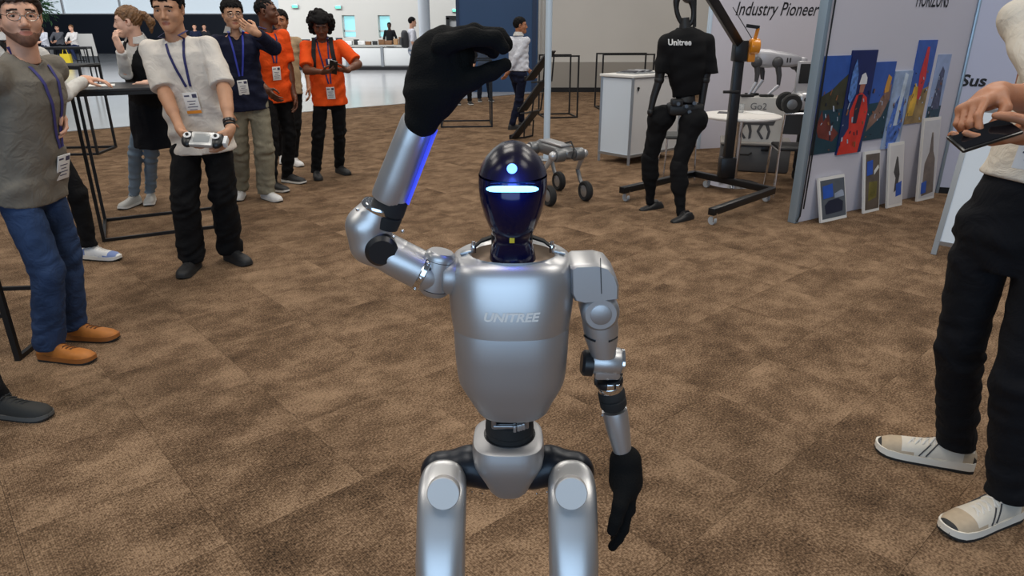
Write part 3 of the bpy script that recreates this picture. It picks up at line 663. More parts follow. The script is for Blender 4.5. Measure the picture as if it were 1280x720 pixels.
# ------------------------------------------------------------ lobby counter and the goods on it
YQ = 27.8; c0, c1 = AT(345, 70, YQ)[0], AT(566, 70, YQ)[0]; t = Thing('lobby_counter', 'long white panelled counter with grey posts across the lobby', 'counter', ((c0+c1)/2, YQ+.5, 0))
n = 5; wd = (c1-c0)/n; body = MB().box(((c0+c1)/2, YQ+.5, .47), (c1-c0-.04, .86, .70)); t.part('body', body, mat('counter_core', (.3, .3, .3), .6))
for i in range(n): t.part('front_panel', MB().box((c0+wd*(i+.5), YQ+.05, .49), (wd-.12, .03, .66), bev=.006), mat('counter_white', srgb(214, 216, 214), .5))
for i in range(n+1): t.part('post', MB().bar((c0+wd*i, YQ+.05, 0), (c0+wd*i, YQ+.05, .86), .10), ALU)
t.part('kick_plate', MB().box(((c0+c1)/2, YQ+.2, .06), (c1-c0, .5, .12)), BLK); t.part('worktop', MB().box(((c0+c1)/2, YQ+.5, .89), (c1-c0+.1, 1.05, .06), bev=.01), mat('worktop_grey', srgb(168, 168, 162), .4))
rng = random.Random(9); kinds = [('brown', srgb(120, 84, 52), 'carton'), ('black', (.02, .02, .022), 'box'), ('white', (.7, .7, .68), 'packet'), ('grey', (.25, .27, .3), 'box'), ('tan', srgb(170, 130, 88), 'basket')]
x = c0+.15; i = 0; items = []
while x < c1-.2:
    k = kinds[(1, 2, 3, 1, 2)[i % 5]] if (x-c0)/(c1-c0) < .46 else kinds[(0, 4, 0, 1, 0)[i % 5]]
    w_ = rng.uniform(.16, .34); h_ = rng.uniform(.10, .26); yy = YQ+.25+rng.uniform(0, .35)
    items.append((k, x, w_, h_, yy))
    x += w_+rng.uniform(.01, .07); i += 1
seen = {}; ORD = ('first', 'second', 'third', 'fourth', 'fifth', 'sixth', 'seventh', 'eighth', 'ninth', 'tenth', 'eleventh', 'twelfth', 'thirteenth', 'fourteenth')
for k, x, w_, h_, yy in reversed(items):
    n_ = seen.get(k[0], 0); seen[k[0]] = n_+1
    t = Thing('display_'+k[2], '%s %s %s on the lobby counter counted from its end by the blue wall' % (ORD[n_], k[0], k[2]), k[2], (x+w_/2, yy, .92), '%s goods on the lobby counter' % k[0])
    m_ = mat('goods_'+k[0], k[1], .6, var=.2, vscale=6)
    t.part('body', MB().box((x+w_/2, yy, .92+h_/2), (w_, .22, h_), bev=.01), m_); t.part('lid', MB().box((x+w_/2, yy, .92+h_+.012), (w_*1.04, .23, .024), bev=.006), mat('goods_lid_'+k[0], tuple(min(1, c*1.4+.02) for c in k[1]), .6))
# ------------------------------------------------------------ the silver humanoid robot in front
SIL = mat('silver_paint', (.53, .535, .545), .40, .85, var=.03, vscale=6, coat=.1)
SILD = mat('silver_paint_matt', (.45, .45, .46), .45, .8)
DARK = mat('black_plastic', (.010, .011, .013), .38)
GLOVE = mat('black_glove_knit', (.006, .006, .006), .9, bump=.5, bscale=420, spec=.15)
NAVYM = mat('navy_black_link', (.010, .014, .022), .35, .3)
RY = 1.0
G = Thing('humanoid_robot', 'silver humanoid robot with glossy black head waving one gloved hand', 'robot', (0.0, RY, 0))
def zy(py, Y=RY): return AT(640, py, Y)[2]
def xx(px, py, Y=RY): return AT(px, py, Y)[0]
def sup(cx, cy, z, rx, ry, n=40, e=2.6, tilt=0.0, back=1.0):
    r = []
    for j in range(n):
        a = 2*math.pi*j/n; c, s_ = math.cos(a), math.sin(a)
        y = ry*math.copysign(abs(s_)**(2/e), s_)*(back if s_ > 0 else 1); r.append(V3(cx+rx*math.copysign(abs(c)**(2/e), c), cy+y, z+tilt*y))
    return r
# torso shell (rows: pixel row, left and right edge at depth RY, half depth)
TR = [(317.5, 582, 700, .064), (320, 573, 707, .0685), (324, 566, 713, .0735), (332, 561.5, 717, .0785), (346, 560.5, 718, .0835), (366, 561, 717.5, .0885), (386, 563, 715, .0915), (401, 565.5, 712.5, .0915)]
TL = [(396, 569.5, 709, .086), (402, 567, 711.5, .0885), (436, 569, 709.5, .087), (458, 571.5, 707.5, .085), (470, 574, 705, .083), (480, 580, 700, .080), (492, 588, 692.5, .076), (503, 595, 687, .072), (508, 600, 682, .066)]
def rows(T, e): return [sup((xx(a, p)+xx(b, p))/2, RY+.015, zy(p), (xx(b, p)-xx(a, p))/2, d, 48, e) for p, a, b, d in T]
ru = rows(TR, 2.7); ztop = zy(317.5)
ro = .0655; nk = V3(.0015, RY+.006, ztop)
inner = [sup(nk[0], nk[1], ztop+.003, ro+.004, .060, 48, 2.1), sup(nk[0], nk[1], ztop-.001, ro-.001, .057, 48, 2.1)]
up_ = MB().rings(inner[::-1]+ru, cap=(False, True)); chest = G.part('chest_shell', up_, SIL, smooth=50)
cup = [sup(nk[0], nk[1], ztop-.001, ro-.001, .057, 48, 2.1), sup(nk[0], nk[1], ztop-.012, ro-.003, .055, 48, 2.1), sup(nk[0], nk[1], ztop-.022, ro-.014, .046, 48, 2.0)]
G.part('collar_well', MB().rings(cup, cap=(False, True)), mat('collar_painted_reflection', (.42, .30, .21), .45, .2), smooth=50)  # brown reflection painted into the base colour of the well
dots = MB()
for k in (-1.5, -.5, .5, 1.5): dots.cyl(nk+V3(.017*k, .0545-abs(k)*.003, -.008), nk+V3(.017*k, .050-abs(k)*.003, -.008), .0022, n=8)
G.part('collar_screws', dots, BLK)
bel = G.part('belly_shell', MB().rings(rows(TL, 3.1)), SILD, smooth=50)
# lettering on the chest, following the curved front
tx = text_mb('UNITREE', .0185, (0, 0, 0), (1, 0, 0), (0, 0, 1), 0, shear=.25, align='CENTER', bold=.0006, xs=1.12)
bvt = BVHTree.FromPolygons([Vector(p) for p in up_.v], up_.f); tz = zy(402, RY-.075); tcx = xx(638, 400, RY-.075); nv = []
for v in tx.v:
    h = bvt.ray_cast(Vector((tcx+v[0], RY-.4, tz+v[2])), Vector((0, 1, 0))); nv.append((tcx+v[0], h[0].y-.0012, tz+v[2]))
tx.v = nv; G.part('chest_lettering', tx, mat('letter_white', (.78, .76, .72), .5), chest)
# spine plate on the back, small clips and straps around the neck
for sg, px in ((-1, 592), (1, 690)):
    p = V3(xx(px, 314), RY+.0, ztop+.002)
    cl = G.part('neck_clip', MB().cyl(p, p+V3(0, 0, .013), .0042, n=12, bev=.001).cyl(p+V3(0, 0, .013), p+V3(0, 0, .018), .003, n=12).box(p+V3(0, .006, .004), (.007, .012, .008), bev=.001), CHR)
    q = V3(sg*.030, RY+.028, ztop+.018); G.part('neck_strap', MB().strip([p+V3(0, .004, .006), p*.6+q*.4+V3(0, 0, .008), q], [V3(0, 0, 1)]*3, [V3(0, 1, 0)]*3, .008, .003), RUB)
    G.part('strap_end', MB().box(p+V3(sg*.012, .004, .0), (.018, .012, .004), (unit((1, 0, -sg*.25)), V3(0, 1, 0), unit((sg*.25, 0, 1))), .001), ALU)
# head
HY = RY-.005
HD_ = [(322, 612, 670, .040, 0), (312, 613, 668, .038, 0), (302, 616.5, 665, .036, -.002), (294, 617.5, 663.5, .037, -.004), (286, 615.5, 666, .043, -.010), (276, 610.5, 671, .050, -.013), (262, 605, 676.5, .056, -.014), (246, 600.5, 681, .061, -.012), (230, 598.3, 683.5, .064, -.009), (217, 598.3, 683.8, .065, -.004)]
HT = [(215, 599, 683.2, .0655, -.003), (206, 601.5, 680.5, .066, .0), (197, 607, 675, .063, .002), (188, 615.5, 666, .055, .004), (182, 624, 657.5, .042, .006), (178.6, 634, 647, .02, .006)]
def hrows(T, e): return [sup((xx(a, p, HY)+xx(b, p, HY))/2, HY+d2, zy(p, HY), (xx(b, p, HY)-xx(a, p, HY))/2, d, 40, e) for p, a, b, d, d2 in T]
vis_mb = MB().rings(hrows(HD_, 2.15), cap=(True, False)); visor = G.part('face_visor', vis_mb, mat('visor_gloss', (.001, .003, .030), .12, coat=.1, spec=.35), smooth=80)
dome_mb = MB().rings(hrows(HT, 2.1), cap=(False, True)); G.part('head_dome', dome_mb, mat('dome_gloss', (.012, .010, .026), .24, spec=.22), smooth=80)
bvv = BVHTree.FromPolygons([Vector(p) for p in vis_mb.v+dome_mb.v], vis_mb.f+[tuple(k+len(vis_mb.v) for k in q) for q in dome_mb.f])
def on_face(px, py, off=.003):
    h = bvv.ray_cast(Vector(_O), Vector(unit(ray(px, py)))); p = np.array(h[0]) if h[0] else AT(px, py, HY-.06); return p-V3(0, off, 0)
bar = []
for k, px in enumerate(np.linspace(608, 673, 17)):
    p = on_face(px, 235.5, .0042); hh = .0045*math.sqrt(max(.05, 1-abs((px-640.5)/33)**6)); bar.append([p+V3(0, 0, hh), p+V3(0, -.002, hh*.5), p+V3(0, -.002, -hh*.5), p+V3(0, 0, -hh), p+V3(0, .001, 0)])
G.part('eye_light_bar', MB().rings(bar), mat('led_cyan', (.1, .5, .8), .4, emit=(.20, .60, 1.0), estr=4.2), visor)
bar2 = [[on_face(px, 228+d, .0015+e) for d, e in ((-1, 0), (-1, .002), (1, .002), (1, 0))] for px in np.linspace(613, 669, 15)]
G.part('eye_light_slot', MB().rings(bar2), mat('led_dim', (.02, .06, .25), .4, emit=(.02, .09, .5), estr=.35), visor)
p = on_face(640, 211, .0); G.part('forehead_lamp', MB().lathe([(.0072, -.001), (.0068, .002), (.004, .0038)], p, (0, -1, .25), 16), mat('led_blue', (.1, .2, .9), .3, emit=(.10, .28, 1.0), estr=4.5), visor)
p = on_face(640, 299, .0005); G.part('neck_sticker', MB().box(p, (.0075, .003, .011), bev=.0006), mat('sticker_yellow', (.75, .60, .03), .5), visor)
l = bpy.data.lights.new('visor_led', 'POINT'); l.energy = .20; l.color = (.05, .12, 1); l.shadow_soft_size = .012; lo_ = bpy.data.objects.new('visor_led', l); C.objects.link(lo_); lo_.location = on_face(640, 224, .022)
G.part('neck_column', MB().cyl((0, RY+.012, ztop-.034), (0, RY+.012, ztop+.03), .032, n=24), DARK)

# --- arms. S side +1: hanging arm on the picture right
def frame(d, ref):
    d = unit(d); x = unit(np.cross(ref, d)); return x, np.cross(d, x), d
A = lambda px, py, Y=RY: AT(px, py, Y)
LA = 'hanging arm'
b_ = MB(); z0, z1 = zy(321), zy(368)
pts = [(711, 325), (716, 321.5), (744, 320.5), (757, 324), (766, 335), (770, 348), (769.5, 364), (727, 369), (716, 366), (711.5, 357)]
q = [A(*p) for p in pts]; cxy = np.mean(q, 0)
rs = []
for k, (yy, sc) in enumerate([(-.040, .90), (-.034, .985), (-.028, 1), (.028, 1), (.034, .985), (.040, .90)]): rs.append([V3(cxy[0]+(p[0]-cxy[0])*sc, RY+yy, cxy[2]+(p[2]-cxy[2])*sc) for p in q])
sho = G.part('shoulder_block', MB().rings(rs), SIL, smooth=40)
G.part('shoulder_seam', MB().bar(A(750.5, 322.5, RY-.041)+V3(0, -.0003, 0), A(752, 367, RY-.041)+V3(0, -.0003, 0), .0012), mat('seam_dark', (.05, .05, .05), .6), sho)
c = A(748, 383, RY-.005); upa = MB()
upa.lathe([(.001, 0), (.024, 0), (.0285, .004), (.030, .010), (.030, .058), (.027, .064), (.001, .064)], c+V3(0, -.034, 0), (0, 1, 0), 36)
G.part('shoulder_motor', upa, SIL, smooth=40); G.part('motor_cap', MB().lathe([(.0165, 0), (.0165, .0012), (.015, .002)], c+V3(0, -.034, 0), (0, -1, 0), 30), SILD)
ua = [sup(c[0]+.001, RY-.004, zy(390), .0285, .030, 28, 2.2), sup(A(750, 405)[0], RY-.005, zy(405), .0285, .029, 28, 2.2), sup(A(751, 421)[0], RY-.006, zy(421), .0265, .027, 28, 2.2), sup(A(752, 432)[0], RY-.007, zy(432), .0225, .024, 28, 2.2), sup(A(753, 440)[0], RY-.008, zy(440), .0205, .022, 28, 2.2)]
G.part('upper_arm', MB().rings(ua), SIL, smooth=50)
sm = MB()
for a0, a1 in ((200, 250), (290, 330)): sm.tube([V3(A(750, 415)[0]+.0285*math.cos(math.radians(a)), RY-.005+.029*math.sin(math.radians(a)), zy(417)+.004*abs(math.cos(math.radians(a)))) for a in range(a0, a1+1, 8)], .0018, 5)
sm.box(A(733, 391, RY-.031), (.010, .006, .007), bev=.001); G.part('arm_slots', sm, BLK)
ec = A(757, 451); eb = MB().lathe([(.001, -.024), (.021, -.024), (.0235, -.021), (.0235, .021), (.021, .024), (.001, .024)], ec, (1, 0, -.10), 32)
eb.box(ec+V3(.002, 0, -.012), (.043, .040, .03), bev=.006); G.part('elbow_housing', eb, SIL, smooth=40)
G.part('elbow_cap', MB().lathe([(.001, -.012), (.017, -.012), (.0215, -.008), (.0215, .006)], ec+V3(-.028, -.004, -.002), (1, 0, -.10), 28), DARK, smooth=40)
G.part('elbow_rim', MB().lathe([(.018, 0), (.0225, 0), (.0225, .004), (.018, .004)], ec+V3(.024, 0, -.002), (1, 0, -.10), 28), CHR)
f0, f1, f2 = A(762, 474), A(768, 512), A(782, 584, RY-.012); fd = unit(f1-f0)
G.part('forearm_bracket', MB().cyl(A(760.5, 472), A(762, 480), .0235, n=28, bev=.003).box(A(745, 476, RY-.012), (.006, .01, .012), bev=.001), DARK)
G.part('forearm_clamp', MB().cyl(A(762, 480), A(763.5, 488), .0215, .0205, 28, bev=.002).box(A(763, 484, RY-.022), (.012, .006, .010), bev=.001).box(A(772, 483, RY-.02), (.006, .005, .008), bev=.001), CHR)
G.part('wrist_motor_band', MB().lathe([(.0205, 0), (.0225, .003), (.0225, .013), (.0205, .015), (.0225, .017), (.0225, .029), (.0205, .033)], A(763.5, 487), f1-A(763.5, 487), 30), RUB)
fa = [(0, .0212), (.06, .0216), (.3, .0202), (.6, .0168), (.85, .0138), (1, .0128)]
def ell_rings(a, b, prof, fl=1.0, n=28, ref=V3(0, 1, 0)):
    x, y, d = frame(b-a, ref); return [[a+(b-a)*t+x*r*math.cos(k)+y*r*fl*math.sin(k) for k in [2*math.pi*j/n for j in range(n)]] for t, r in prof]
fp = G.part('forearm', MB().rings(ell_rings(f1, f2, fa, 1.08)), SIL, smooth=50); G.part('forearm_screw', MB().cyl(A(753, 519, RY-.018), A(753, 519, RY-.021), .002, n=8), CHR, fp)
hw = f2; hd = unit(A(783, 640, RY-.02)-hw); pr = hand_prims(hw, hd, (-1, .1, 0), 1, .84, curls=[.24, .21, .18, .16], thick=1.35, thumb=.12)
pr += [(rc(hw-hd*.004, hw+hd*.03, .0165, .019), .012)]
tip = A(797, 587, RY-.012); pr += [(rc(hw+V3(.006, 0, -.004), tip, .006, .0055), .006)]
lo, hi = sdf_box([a for a, k in pr], .01); S = Sdf(lo, hi, .0026)
for a, k in pr: S.add(a, k*.9)
gl = G.part('glove', sdf_mb(S), GLOVE, smooth=180)

# --- raised arm, picture left
YA = RY-.01; A2 = lambda px, py, d=0: AT(px, py, YA+d)
s0, s1 = A2(562, 345), A2(527, 341)
G.part('shoulder_joint', MB().cyl(A2(572, 345), A2(555, 344), .029, n=28, bev=.004), SILD)
a0, a1 = A2(552, 314, -.002), A2(540, 373, -.002)
sb = G.part('shoulder_drum', MB().lathe([(.001, 0), (.018, 0), (.0225, .004), (.0235, .010), (.0235, .060), (.0225, .066), (.018, .071), (.001, .071)], a0, a1-a0, 32), SIL, smooth=40)
x_, y_, d_ = frame(a1-a0, V3(0, 1, 0))
for k in (.012, .060): G.part('drum_ring', MB().lathe([(.0230, 0), (.0240, .001), (.0230, .002)], a0+d_*k, d_, 32), BLK, sb)
dd = MB()
for k in (.022, .042): dd.cyl(a0+d_*k+V3(-.012, -.019, 0), a0+d_*k+V3(-.0125, -.023, 0), .0028, n=8)
G.part('drum_bolts', dd, BLK, sb)
u0, u1 = A2(545, 347), A2(484, 316); 
G.part('upper_arm', MB().rings(ell_rings(u0, u1, [(0, .0255), (.1, .0285), (.35, .0305), (.8, .0300), (1, .0285)], 1.0)), SIL, smooth=50)
G.part('arm_joint_ring', MB().rings(ell_rings(u0, u1, [(.20, .0310), (.22, .0325), (.30, .0325), (.32, .0310)], 1.0)), CHR, smooth=40)
bt = MB(); ux, uy, ud = frame(u1-u0, V3(0, 1, 0))
for an in range(0, 360, 45): p = u0+(u1-u0)*.26+(ux*math.cos(math.radians(an))+uy*math.sin(math.radians(an)))*.033; bt.ell(p, (.0028,)*3, nu=8, nv=6)
G.part('joint_bolts', bt, CHR)
# elbow: bent silver shell sweeping from upper arm to forearm
e0, e1, e2, e3 = A2(496, 321), A2(463, 305), A2(459, 283), A2(474, 262)
pe = [(rc(e0, e1, .0290, .0290), .01), (rc(e1, e2, .0290, .0300), .01), (rc(e2, e3, .0300, .0265), .01)]
lo, hi = sdf_box([a for a, k in pe], .01); S = Sdf(lo, hi, .0028)
for a, k in pe: S.add(a, k)
fdir = unit(A2(524, 150)-A2(484, 255)); S.cut(e3+fdir*.006, fdir); S.sub(rc(e3+fdir*-.006, e3+fdir*.03, .0215), .002)
G.part('elbow_shell', sdf_mb(S), SIL, smooth=180)
G.part('elbow_rim', MB().lathe([(.0215, 0), (.0265, -.003), (.0285, .001), (.0265, .006), (.0215, .006)], e3+fdir*.002, fdir, 36), CHR, smooth=60)
pc = A2(477, 314, -.026); G.part('elbow_cap', MB().lathe([(.001, -.006), (.019, -.006), (.0245, 0), (.0245, .012), (.022, .016)], pc, (-.25, 1, .1), 32), DARK, smooth=40)
bb = MB()
for px, py in ((447, 262), (446, 292), (462, 306), (503, 289), (492, 296)): bb.ell(A2(px, py, -.024), (.003,)*3, nu=8, nv=6)
G.part('elbow_bolts', bb, CHR)
w0, w1 = A2(477, 282), A2(490, 240)
G.part('wrist_motor_band', MB().lathe([(.0205, 0), (.0245, .002), (.0250, .020), (.0225, .022), (.0255, .024), (.0250, .048), (.022, .051)], w0, fdir, 32), RUB)
r0, r1 = A2(486, 249), A2(524, 150, -.01)
fp = G.part('forearm', MB().rings(ell_rings(r0, r1, [(0, .0258), (.04, .0268), (.3, .0266), (.7, .0252), (.95, .0245), (1, .023)], 1.0, 32)), SIL, smooth=50)
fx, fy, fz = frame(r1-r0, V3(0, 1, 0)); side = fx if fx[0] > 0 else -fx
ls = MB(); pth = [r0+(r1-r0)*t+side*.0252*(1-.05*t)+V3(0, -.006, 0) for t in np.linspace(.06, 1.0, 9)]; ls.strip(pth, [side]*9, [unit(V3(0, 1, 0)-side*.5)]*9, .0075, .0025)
G.part('forearm_blue_reflection', ls, mat('painted_reflection_blue', (.05, .07, .6), .4, emit=(.06, .09, 1.0), estr=.75), fp)  # glowing strip stands in for a blue reflection on the metal, no lamp here
# gloved raised hand: palm upward from the wrist, fingers hooked over to the right, thumb below them
hp = lambda px, py, d=0: AT(px-4, py, YA-.02+d)
pr = [(rc(hp(532, 150), hp(546, 112), .024, .033), .02), (rc(hp(546, 112), hp(553, 74), .034, .033), .02), (rc(hp(553, 74), hp(562, 54), .031, .022), .02), (rc(hp(562, 98), hp(578, 72), .028, .021), .02), (rc(hp(538, 112, .01), hp(548, 66, .015), .026, .024), .02)]
def chain(pts, rr, k=.005):
    return [(rc(pts[i], pts[i+1], rr[i], rr[i+1]), k) for i in range(len(pts)-1)]
for d, ps in ((-.034, [(556, 56), (594, 47), (622, 49), (634, 60)]), (-.011, [(557, 52), (598, 42), (628, 46), (637, 57)]), (.013, [(556, 53), (594, 44), (622, 49), (632, 60)]), (.036, [(553, 58), (586, 51), (610, 56), (620, 66)])):
    pr += chain([hp(x, y, d) for x, y in ps], [.0140, .0118, .0108, .0090])
pr += chain([hp(568, 108, -.012), hp(594, 99, -.022), hp(616, 90, -.026), hp(635, 81, -.024)], [.019, .0140, .0112, .0085], .008)
lo, hi = sdf_box([a for a, k in pr], .01); S = Sdf(lo, hi, .003)
for a, k in pr: S.add(a, k)
S.folds(5, .0016, .03); G.part('glove', sdf_mb(S), GLOVE, smooth=180)

# --- waist, pelvis, legs
wc = V3(xx(637, 548), RY+.01, 0)
G.part('waist_motor', MB().lathe([(.036, 0), (.0405, .004), (.0415, .012), (.0395, .014), (.0415, .016), (.0405, .034), (.034, .040)], V3(wc[0], wc[1], .892), (0, 0, 1), 36), RUB)
wb = MB().box(V3(wc[0], wc[1], .944), (.058, .05, .032), bev=.006).box(V3(wc[0]-.026, wc[1]-.030, .938), (.008, .012, .022), bev=.002).box(V3(wc[0]+.028, wc[1]-.030, .938), (.008, .012, .022), bev=.002)
wb.box(V3(wc[0], wc[1]-.034, .931), (.055, .008, .007), bev=.002); G.part('waist_bracket', wb, mat('bracket_steel', (.30, .30, .31), .3, .9))
wq = MB()
for k in (-.6, .1, .5, 1): wq.box(V3(wc[0]+.014+.009*k, wc[1]-.040, .934+.003*k), (.005, .01, .012), bev=.001)
G.part('waist_connector', wq, ALU)
PF = [(547, 597, 674, .054), (549.5, 592, 678.5, .060), (556, 590.5, 680, .062), (565, 591, 680, .064), (573, 592.5, 678.5, .063), (581, 597, 674, .060), (593, 605, 666.5, .054), (604, 611, 661, .047), (610, 617, 655, .040)]
G.part('pelvis_shell', MB().rings([sup((xx(a, p)+xx(b, p))/2, RY+.01, zy(p), (xx(b, p)-xx(a, p))/2, d, 40, 3.2) for p, a, b, d in PF]), SILD, smooth=45)
G.part('pelvis_well', MB().lathe([(.001, .0), (.0445, .0), (.0445, .002), (.001, .002)], V3(wc[0], wc[1]+.002, zy(547)), (0, 0, 1), 36), DARK)
for sg, cxp, l_, r_ in ((-1, 557, 526, 588), (1, 711.5, 680, 743)):
    tx_ = xx(cxp, 620); hx = xx(637+sg*36, 590); ztp = zy(590)
    pr = [(rc(V3(hx-sg*.01, RY+.015, zy(597)), V3(hx+sg*.02, RY+.02, zy(590)), .030, .032), .02), (rc(V3(hx+sg*.02, RY+.02, zy(590)), V3(tx_+sg*.008, RY+.02, zy(597)), .030, .032), .02), (rc(V3(tx_+sg*.010, RY+.02, zy(600)), V3(tx_+sg*.012, RY+.02, zy(640)), .031, .028), .02)]
    lo, hi = sdf_box([a for a, k in pr], .01); S = Sdf(lo, hi, .004)
    for a, k in pr: S.add(a, k)
    hl_ = G.part('hip_link', sdf_mb(S), NAVYM, smooth=180)
    sb = MB()
    for px, py in ((637+sg*61, 588), (637+sg*66, 600), (637+sg*47, 615), (637+sg*34, 617)): sb.ell(AT(px, py, RY-.022), (.0016,)*3, nu=8, nv=5)
    G.part('hip_screws', sb, CHR, hl_)
    YT = lambda p: RY-.012-.085*(p-581)/109.0
    TH = [(597, .014, .012), (598.5, .022, .020), (602, .0300, .028), (608, .0365, .035), (616, .0402, .040), (628, .0412, .042), (652, .0412, .0425), (690, .0402, .042)]
    rs = [sup(tx_*(1 if p < 600 else 1-.0*(p-600)), YT(p), zy(p, YT(p)-.02), w_, d, 36, 2.5, tilt=.35) for p, w_, d in TH]; z6 = zy(690, YT(690)-.02); y6 = YT(690); zk = z6-.20; yk = y6-.085
    mid = lambda t: (y6+(yk-y6)*t, z6+(zk-z6)*t)
    rs += [sup(tx_, mid(t)[0], mid(t)[1], .0415-.004*t, .0425-.002*t, 36, 2.5, tilt=.35) for t in (.10, .125)]
    th = G.part('thigh_shell', MB().rings(rs, cap=(True, True)), SIL, smooth=50)
    rs = [sup(tx_, mid(t)[0], mid(t)[1], w_, d_, 36, 2.5, tilt=.35) for t, w_, d_ in ((.124, .0395, .0405), (.14, .0405, .0415), (.7, .039, .041), (.95, .036, .038), (1.05, .030, .03))]
    G.part('knee_shell', MB().rings(rs), SIL, smooth=50)
    dc = AT(cxp+(2.5 if sg > 0 else -3), 617, YT(622)-.040); nrm = unit((0, -1, .38))
    G.part('thigh_disc', MB().lathe([(.001, .010), (.0255, .010), (.0268, .0085), (.0268, -.008)], dc-nrm*.008, nrm, 32), mat('disc_pale', (.50, .49, .48), .45, .3), th)
    G.part('knee_motor', MB().cyl((tx_-.044, yk, zk-.01), (tx_+.044, yk, zk-.01), .036, n=28, bev=.004), DARK)
    sn = [sup(tx_, yk+.01+(RY+.04-yk-.01)*t, zk-.03+(.09-zk+.03)*t, .030*(1-.45*t), .036*(1-.45*t), 28, 2.3) for t in (0, .15, .5, .85, 1)]
    G.part('shin_shell', MB().rings(sn), SIL, smooth=50)
    G.part('ankle_joint', MB().cyl((tx_-.022, RY+.04, .075), (tx_+.022, RY+.04, .075), .020, n=20, bev=.003), DARK)
    G.part('foot', MB().rings([sup(tx_, RY+.01, .0, .030, .088, 32, 2.8), sup(tx_, RY+.01, .012, .032, .092, 32, 2.8), sup(tx_, RY+.012, .030, .029, .084, 32, 2.8), sup(tx_, RY+.030, .052, .020, .04, 32, 2.4), sup(tx_, RY+.038, .066, .015, .02, 32, 2.2)]), DARK, smooth=50)
# ------------------------------------------------------------ black bar tables and stools
def bar_table(label, loc, rz, w, d, h=1.10, t=.022, group='black frame bar tables', top=True):
    T = Thing('bar_table', label, 'table', (0, 0, 0), group)
    for sx in (-1, 1):
        for sy in (-1, 1): T.part('leg', MB().bar((sx*(w-t)/2, sy*(d-t)/2, 0), (sx*(w-t)/2, sy*(d-t)/2, h-.012), t), BLK, smooth=0)
    for sy in (-1, 1): T.part('base_rail', MB().bar((-(w/2)+t, sy*(d-t)/2, t/2), (w/2-t, sy*(d-t)/2, t/2), t), BLK, smooth=0); T.part('top_rail', MB().bar((-(w/2)+t, sy*(d-t)/2, h-.012-t/2), (w/2-t, sy*(d-t)/2, h-.012-t/2), t), BLK, smooth=0)
    for sx in (-1, 1): T.part('base_rail', MB().bar((sx*(w-t)/2, -(d/2)+t, t/2), (sx*(w-t)/2, d/2-t, t/2), t), BLK, smooth=0)
    if top: T.part('table_top', MB().box((0, 0, h), (w, d, .024), bev=.003), mat('table_black', (.016, .016, .018), .5))
    T.o.location = [float(x) for x in loc]; T.o.rotation_euler = (0, 0, rz); return T
p, q_ = FL(128, 303), FL(218, 292); ang = math.atan2(q_[1]-p[1], q_[0]-p[0]); uu = V3(math.cos(ang), math.sin(ang), 0); vv = V3(-uu[1], uu[0], 0); wT, dT = .95, .70
cT = p+uu*wT/2+vv*dT/2; bar_table('black bar table the ponytailed woman leans on', (cT[0], cT[1], 0), ang, wT, dT, 1.12, .024)
bar_table('black bar table standing behind the one with the glass on it', (FL(104, 195)[0]-.25, 9.15, 0), math.radians(8), .75, .62, 1.1, .028)
bar_table('bar table on the lobby floor nearest the seated visitors', (FL(80, 112)[0], 19.0, 0), math.radians(20), 1.5, .7, 1.06, .035)
p = FL(557, 160); bar_table('black open frame bar table beside the pair in dark trousers', (p[0]+.32, p[1]+.45, 0), math.radians(4), .86, .8, 1.08, .024, top=False)
p = FL(681, 148); bar_table('black open frame bar table between the white pole and beige wall', (p[0]+.25, p[1]+.3, 0), math.radians(10), .62, .6, 1.10, .026, top=False)
p = FL(746, 137); bar_table('black open frame bar table behind the white cabinet', (p[0]+.55, p[1]+.25, 0), math.radians(6), 1.05, .6, 1.08, .028, top=False)
def stool(label, loc, rz, h=.78):
    T = Thing('bar_stool', label, 'stool', (0, 0, 0), 'black bar stools'); w = .40
    for sx in (-1, 1):
        for sy in (-1, 1): T.part('leg', MB().bar((sx*w/2, sy*w/2, 0), (sx*w/2*.92, sy*w/2*.92, h-.03), .026), BLK, smooth=0)
    for s_ in (-1, 1):
        T.part('footrest', MB().bar((-w/2+.013, s_*w/2*.98, .24), (w/2-.013, s_*w/2*.98, .24), .020), BLK, smooth=0); T.part('base_rail', MB().bar((s_*w/2, -w/2+.013, .012), (s_*w/2, w/2-.013, .012), .024), BLK, smooth=0)
    T.part('seat', MB().box((0, 0, h-.012), (w*.98, w*.98, .036), bev=.01), mat('stool_seat', (.02, .02, .022), .6)); T.o.location = [float(x) for x in loc]; T.o.rotation_euler = (0, 0, rz); return T
p = FL(27, 448); stool('black metal bar stool beside the man in jeans and tan shoes', (p[0]-.22, p[1]+.16, 0), math.radians(6))
# glass and leaflets on the near bar table
gp = AT(75, 100, 5.35); gz = 1.132
T = Thing('drinking_glass', 'clear plastic cup standing on the black bar table', 'cup', (gp[0], 5.35, gz))
T.part('cup_wall', MB().lathe([(.030, 0), (.044, .12), (.0425, .12), (.0288, .004)], (gp[0], 5.35, gz), (0, 0, 1), 24, cap=(True, True)), mat('clear_plastic', (.85, .87, .88), .08, trans=.85, alpha=1)); T.part('ice_water', MB().cyl((gp[0], 5.35, gz+.005), (gp[0], 5.35, gz+.06), .029, .035, 20), mat('water_pale', (.7, .72, .7), .1, trans=.8))
p = FL(140, 104, 1.132); single('leaflet', MB().box((p[0], 5.45, gz+.002), (.28, .2, .003), (uu, vv, V3(0, 0, 1))), PAPER, 'white leaflet lying on the black bar table', 'leaflet', (p[0], 5.45, gz))
p = FL(100, 106, 1.132); single('serving_tray', MB().lathe([(.13, 0), (.15, .018), (.145, .018), (.127, .005)], (p[0]-.05, 5.2, gz), (0, 0, 1), 28), BLK, 'round black tray lying on the bar table by the white sleeve', 'tray', (p[0]-.05, 5.2, gz))

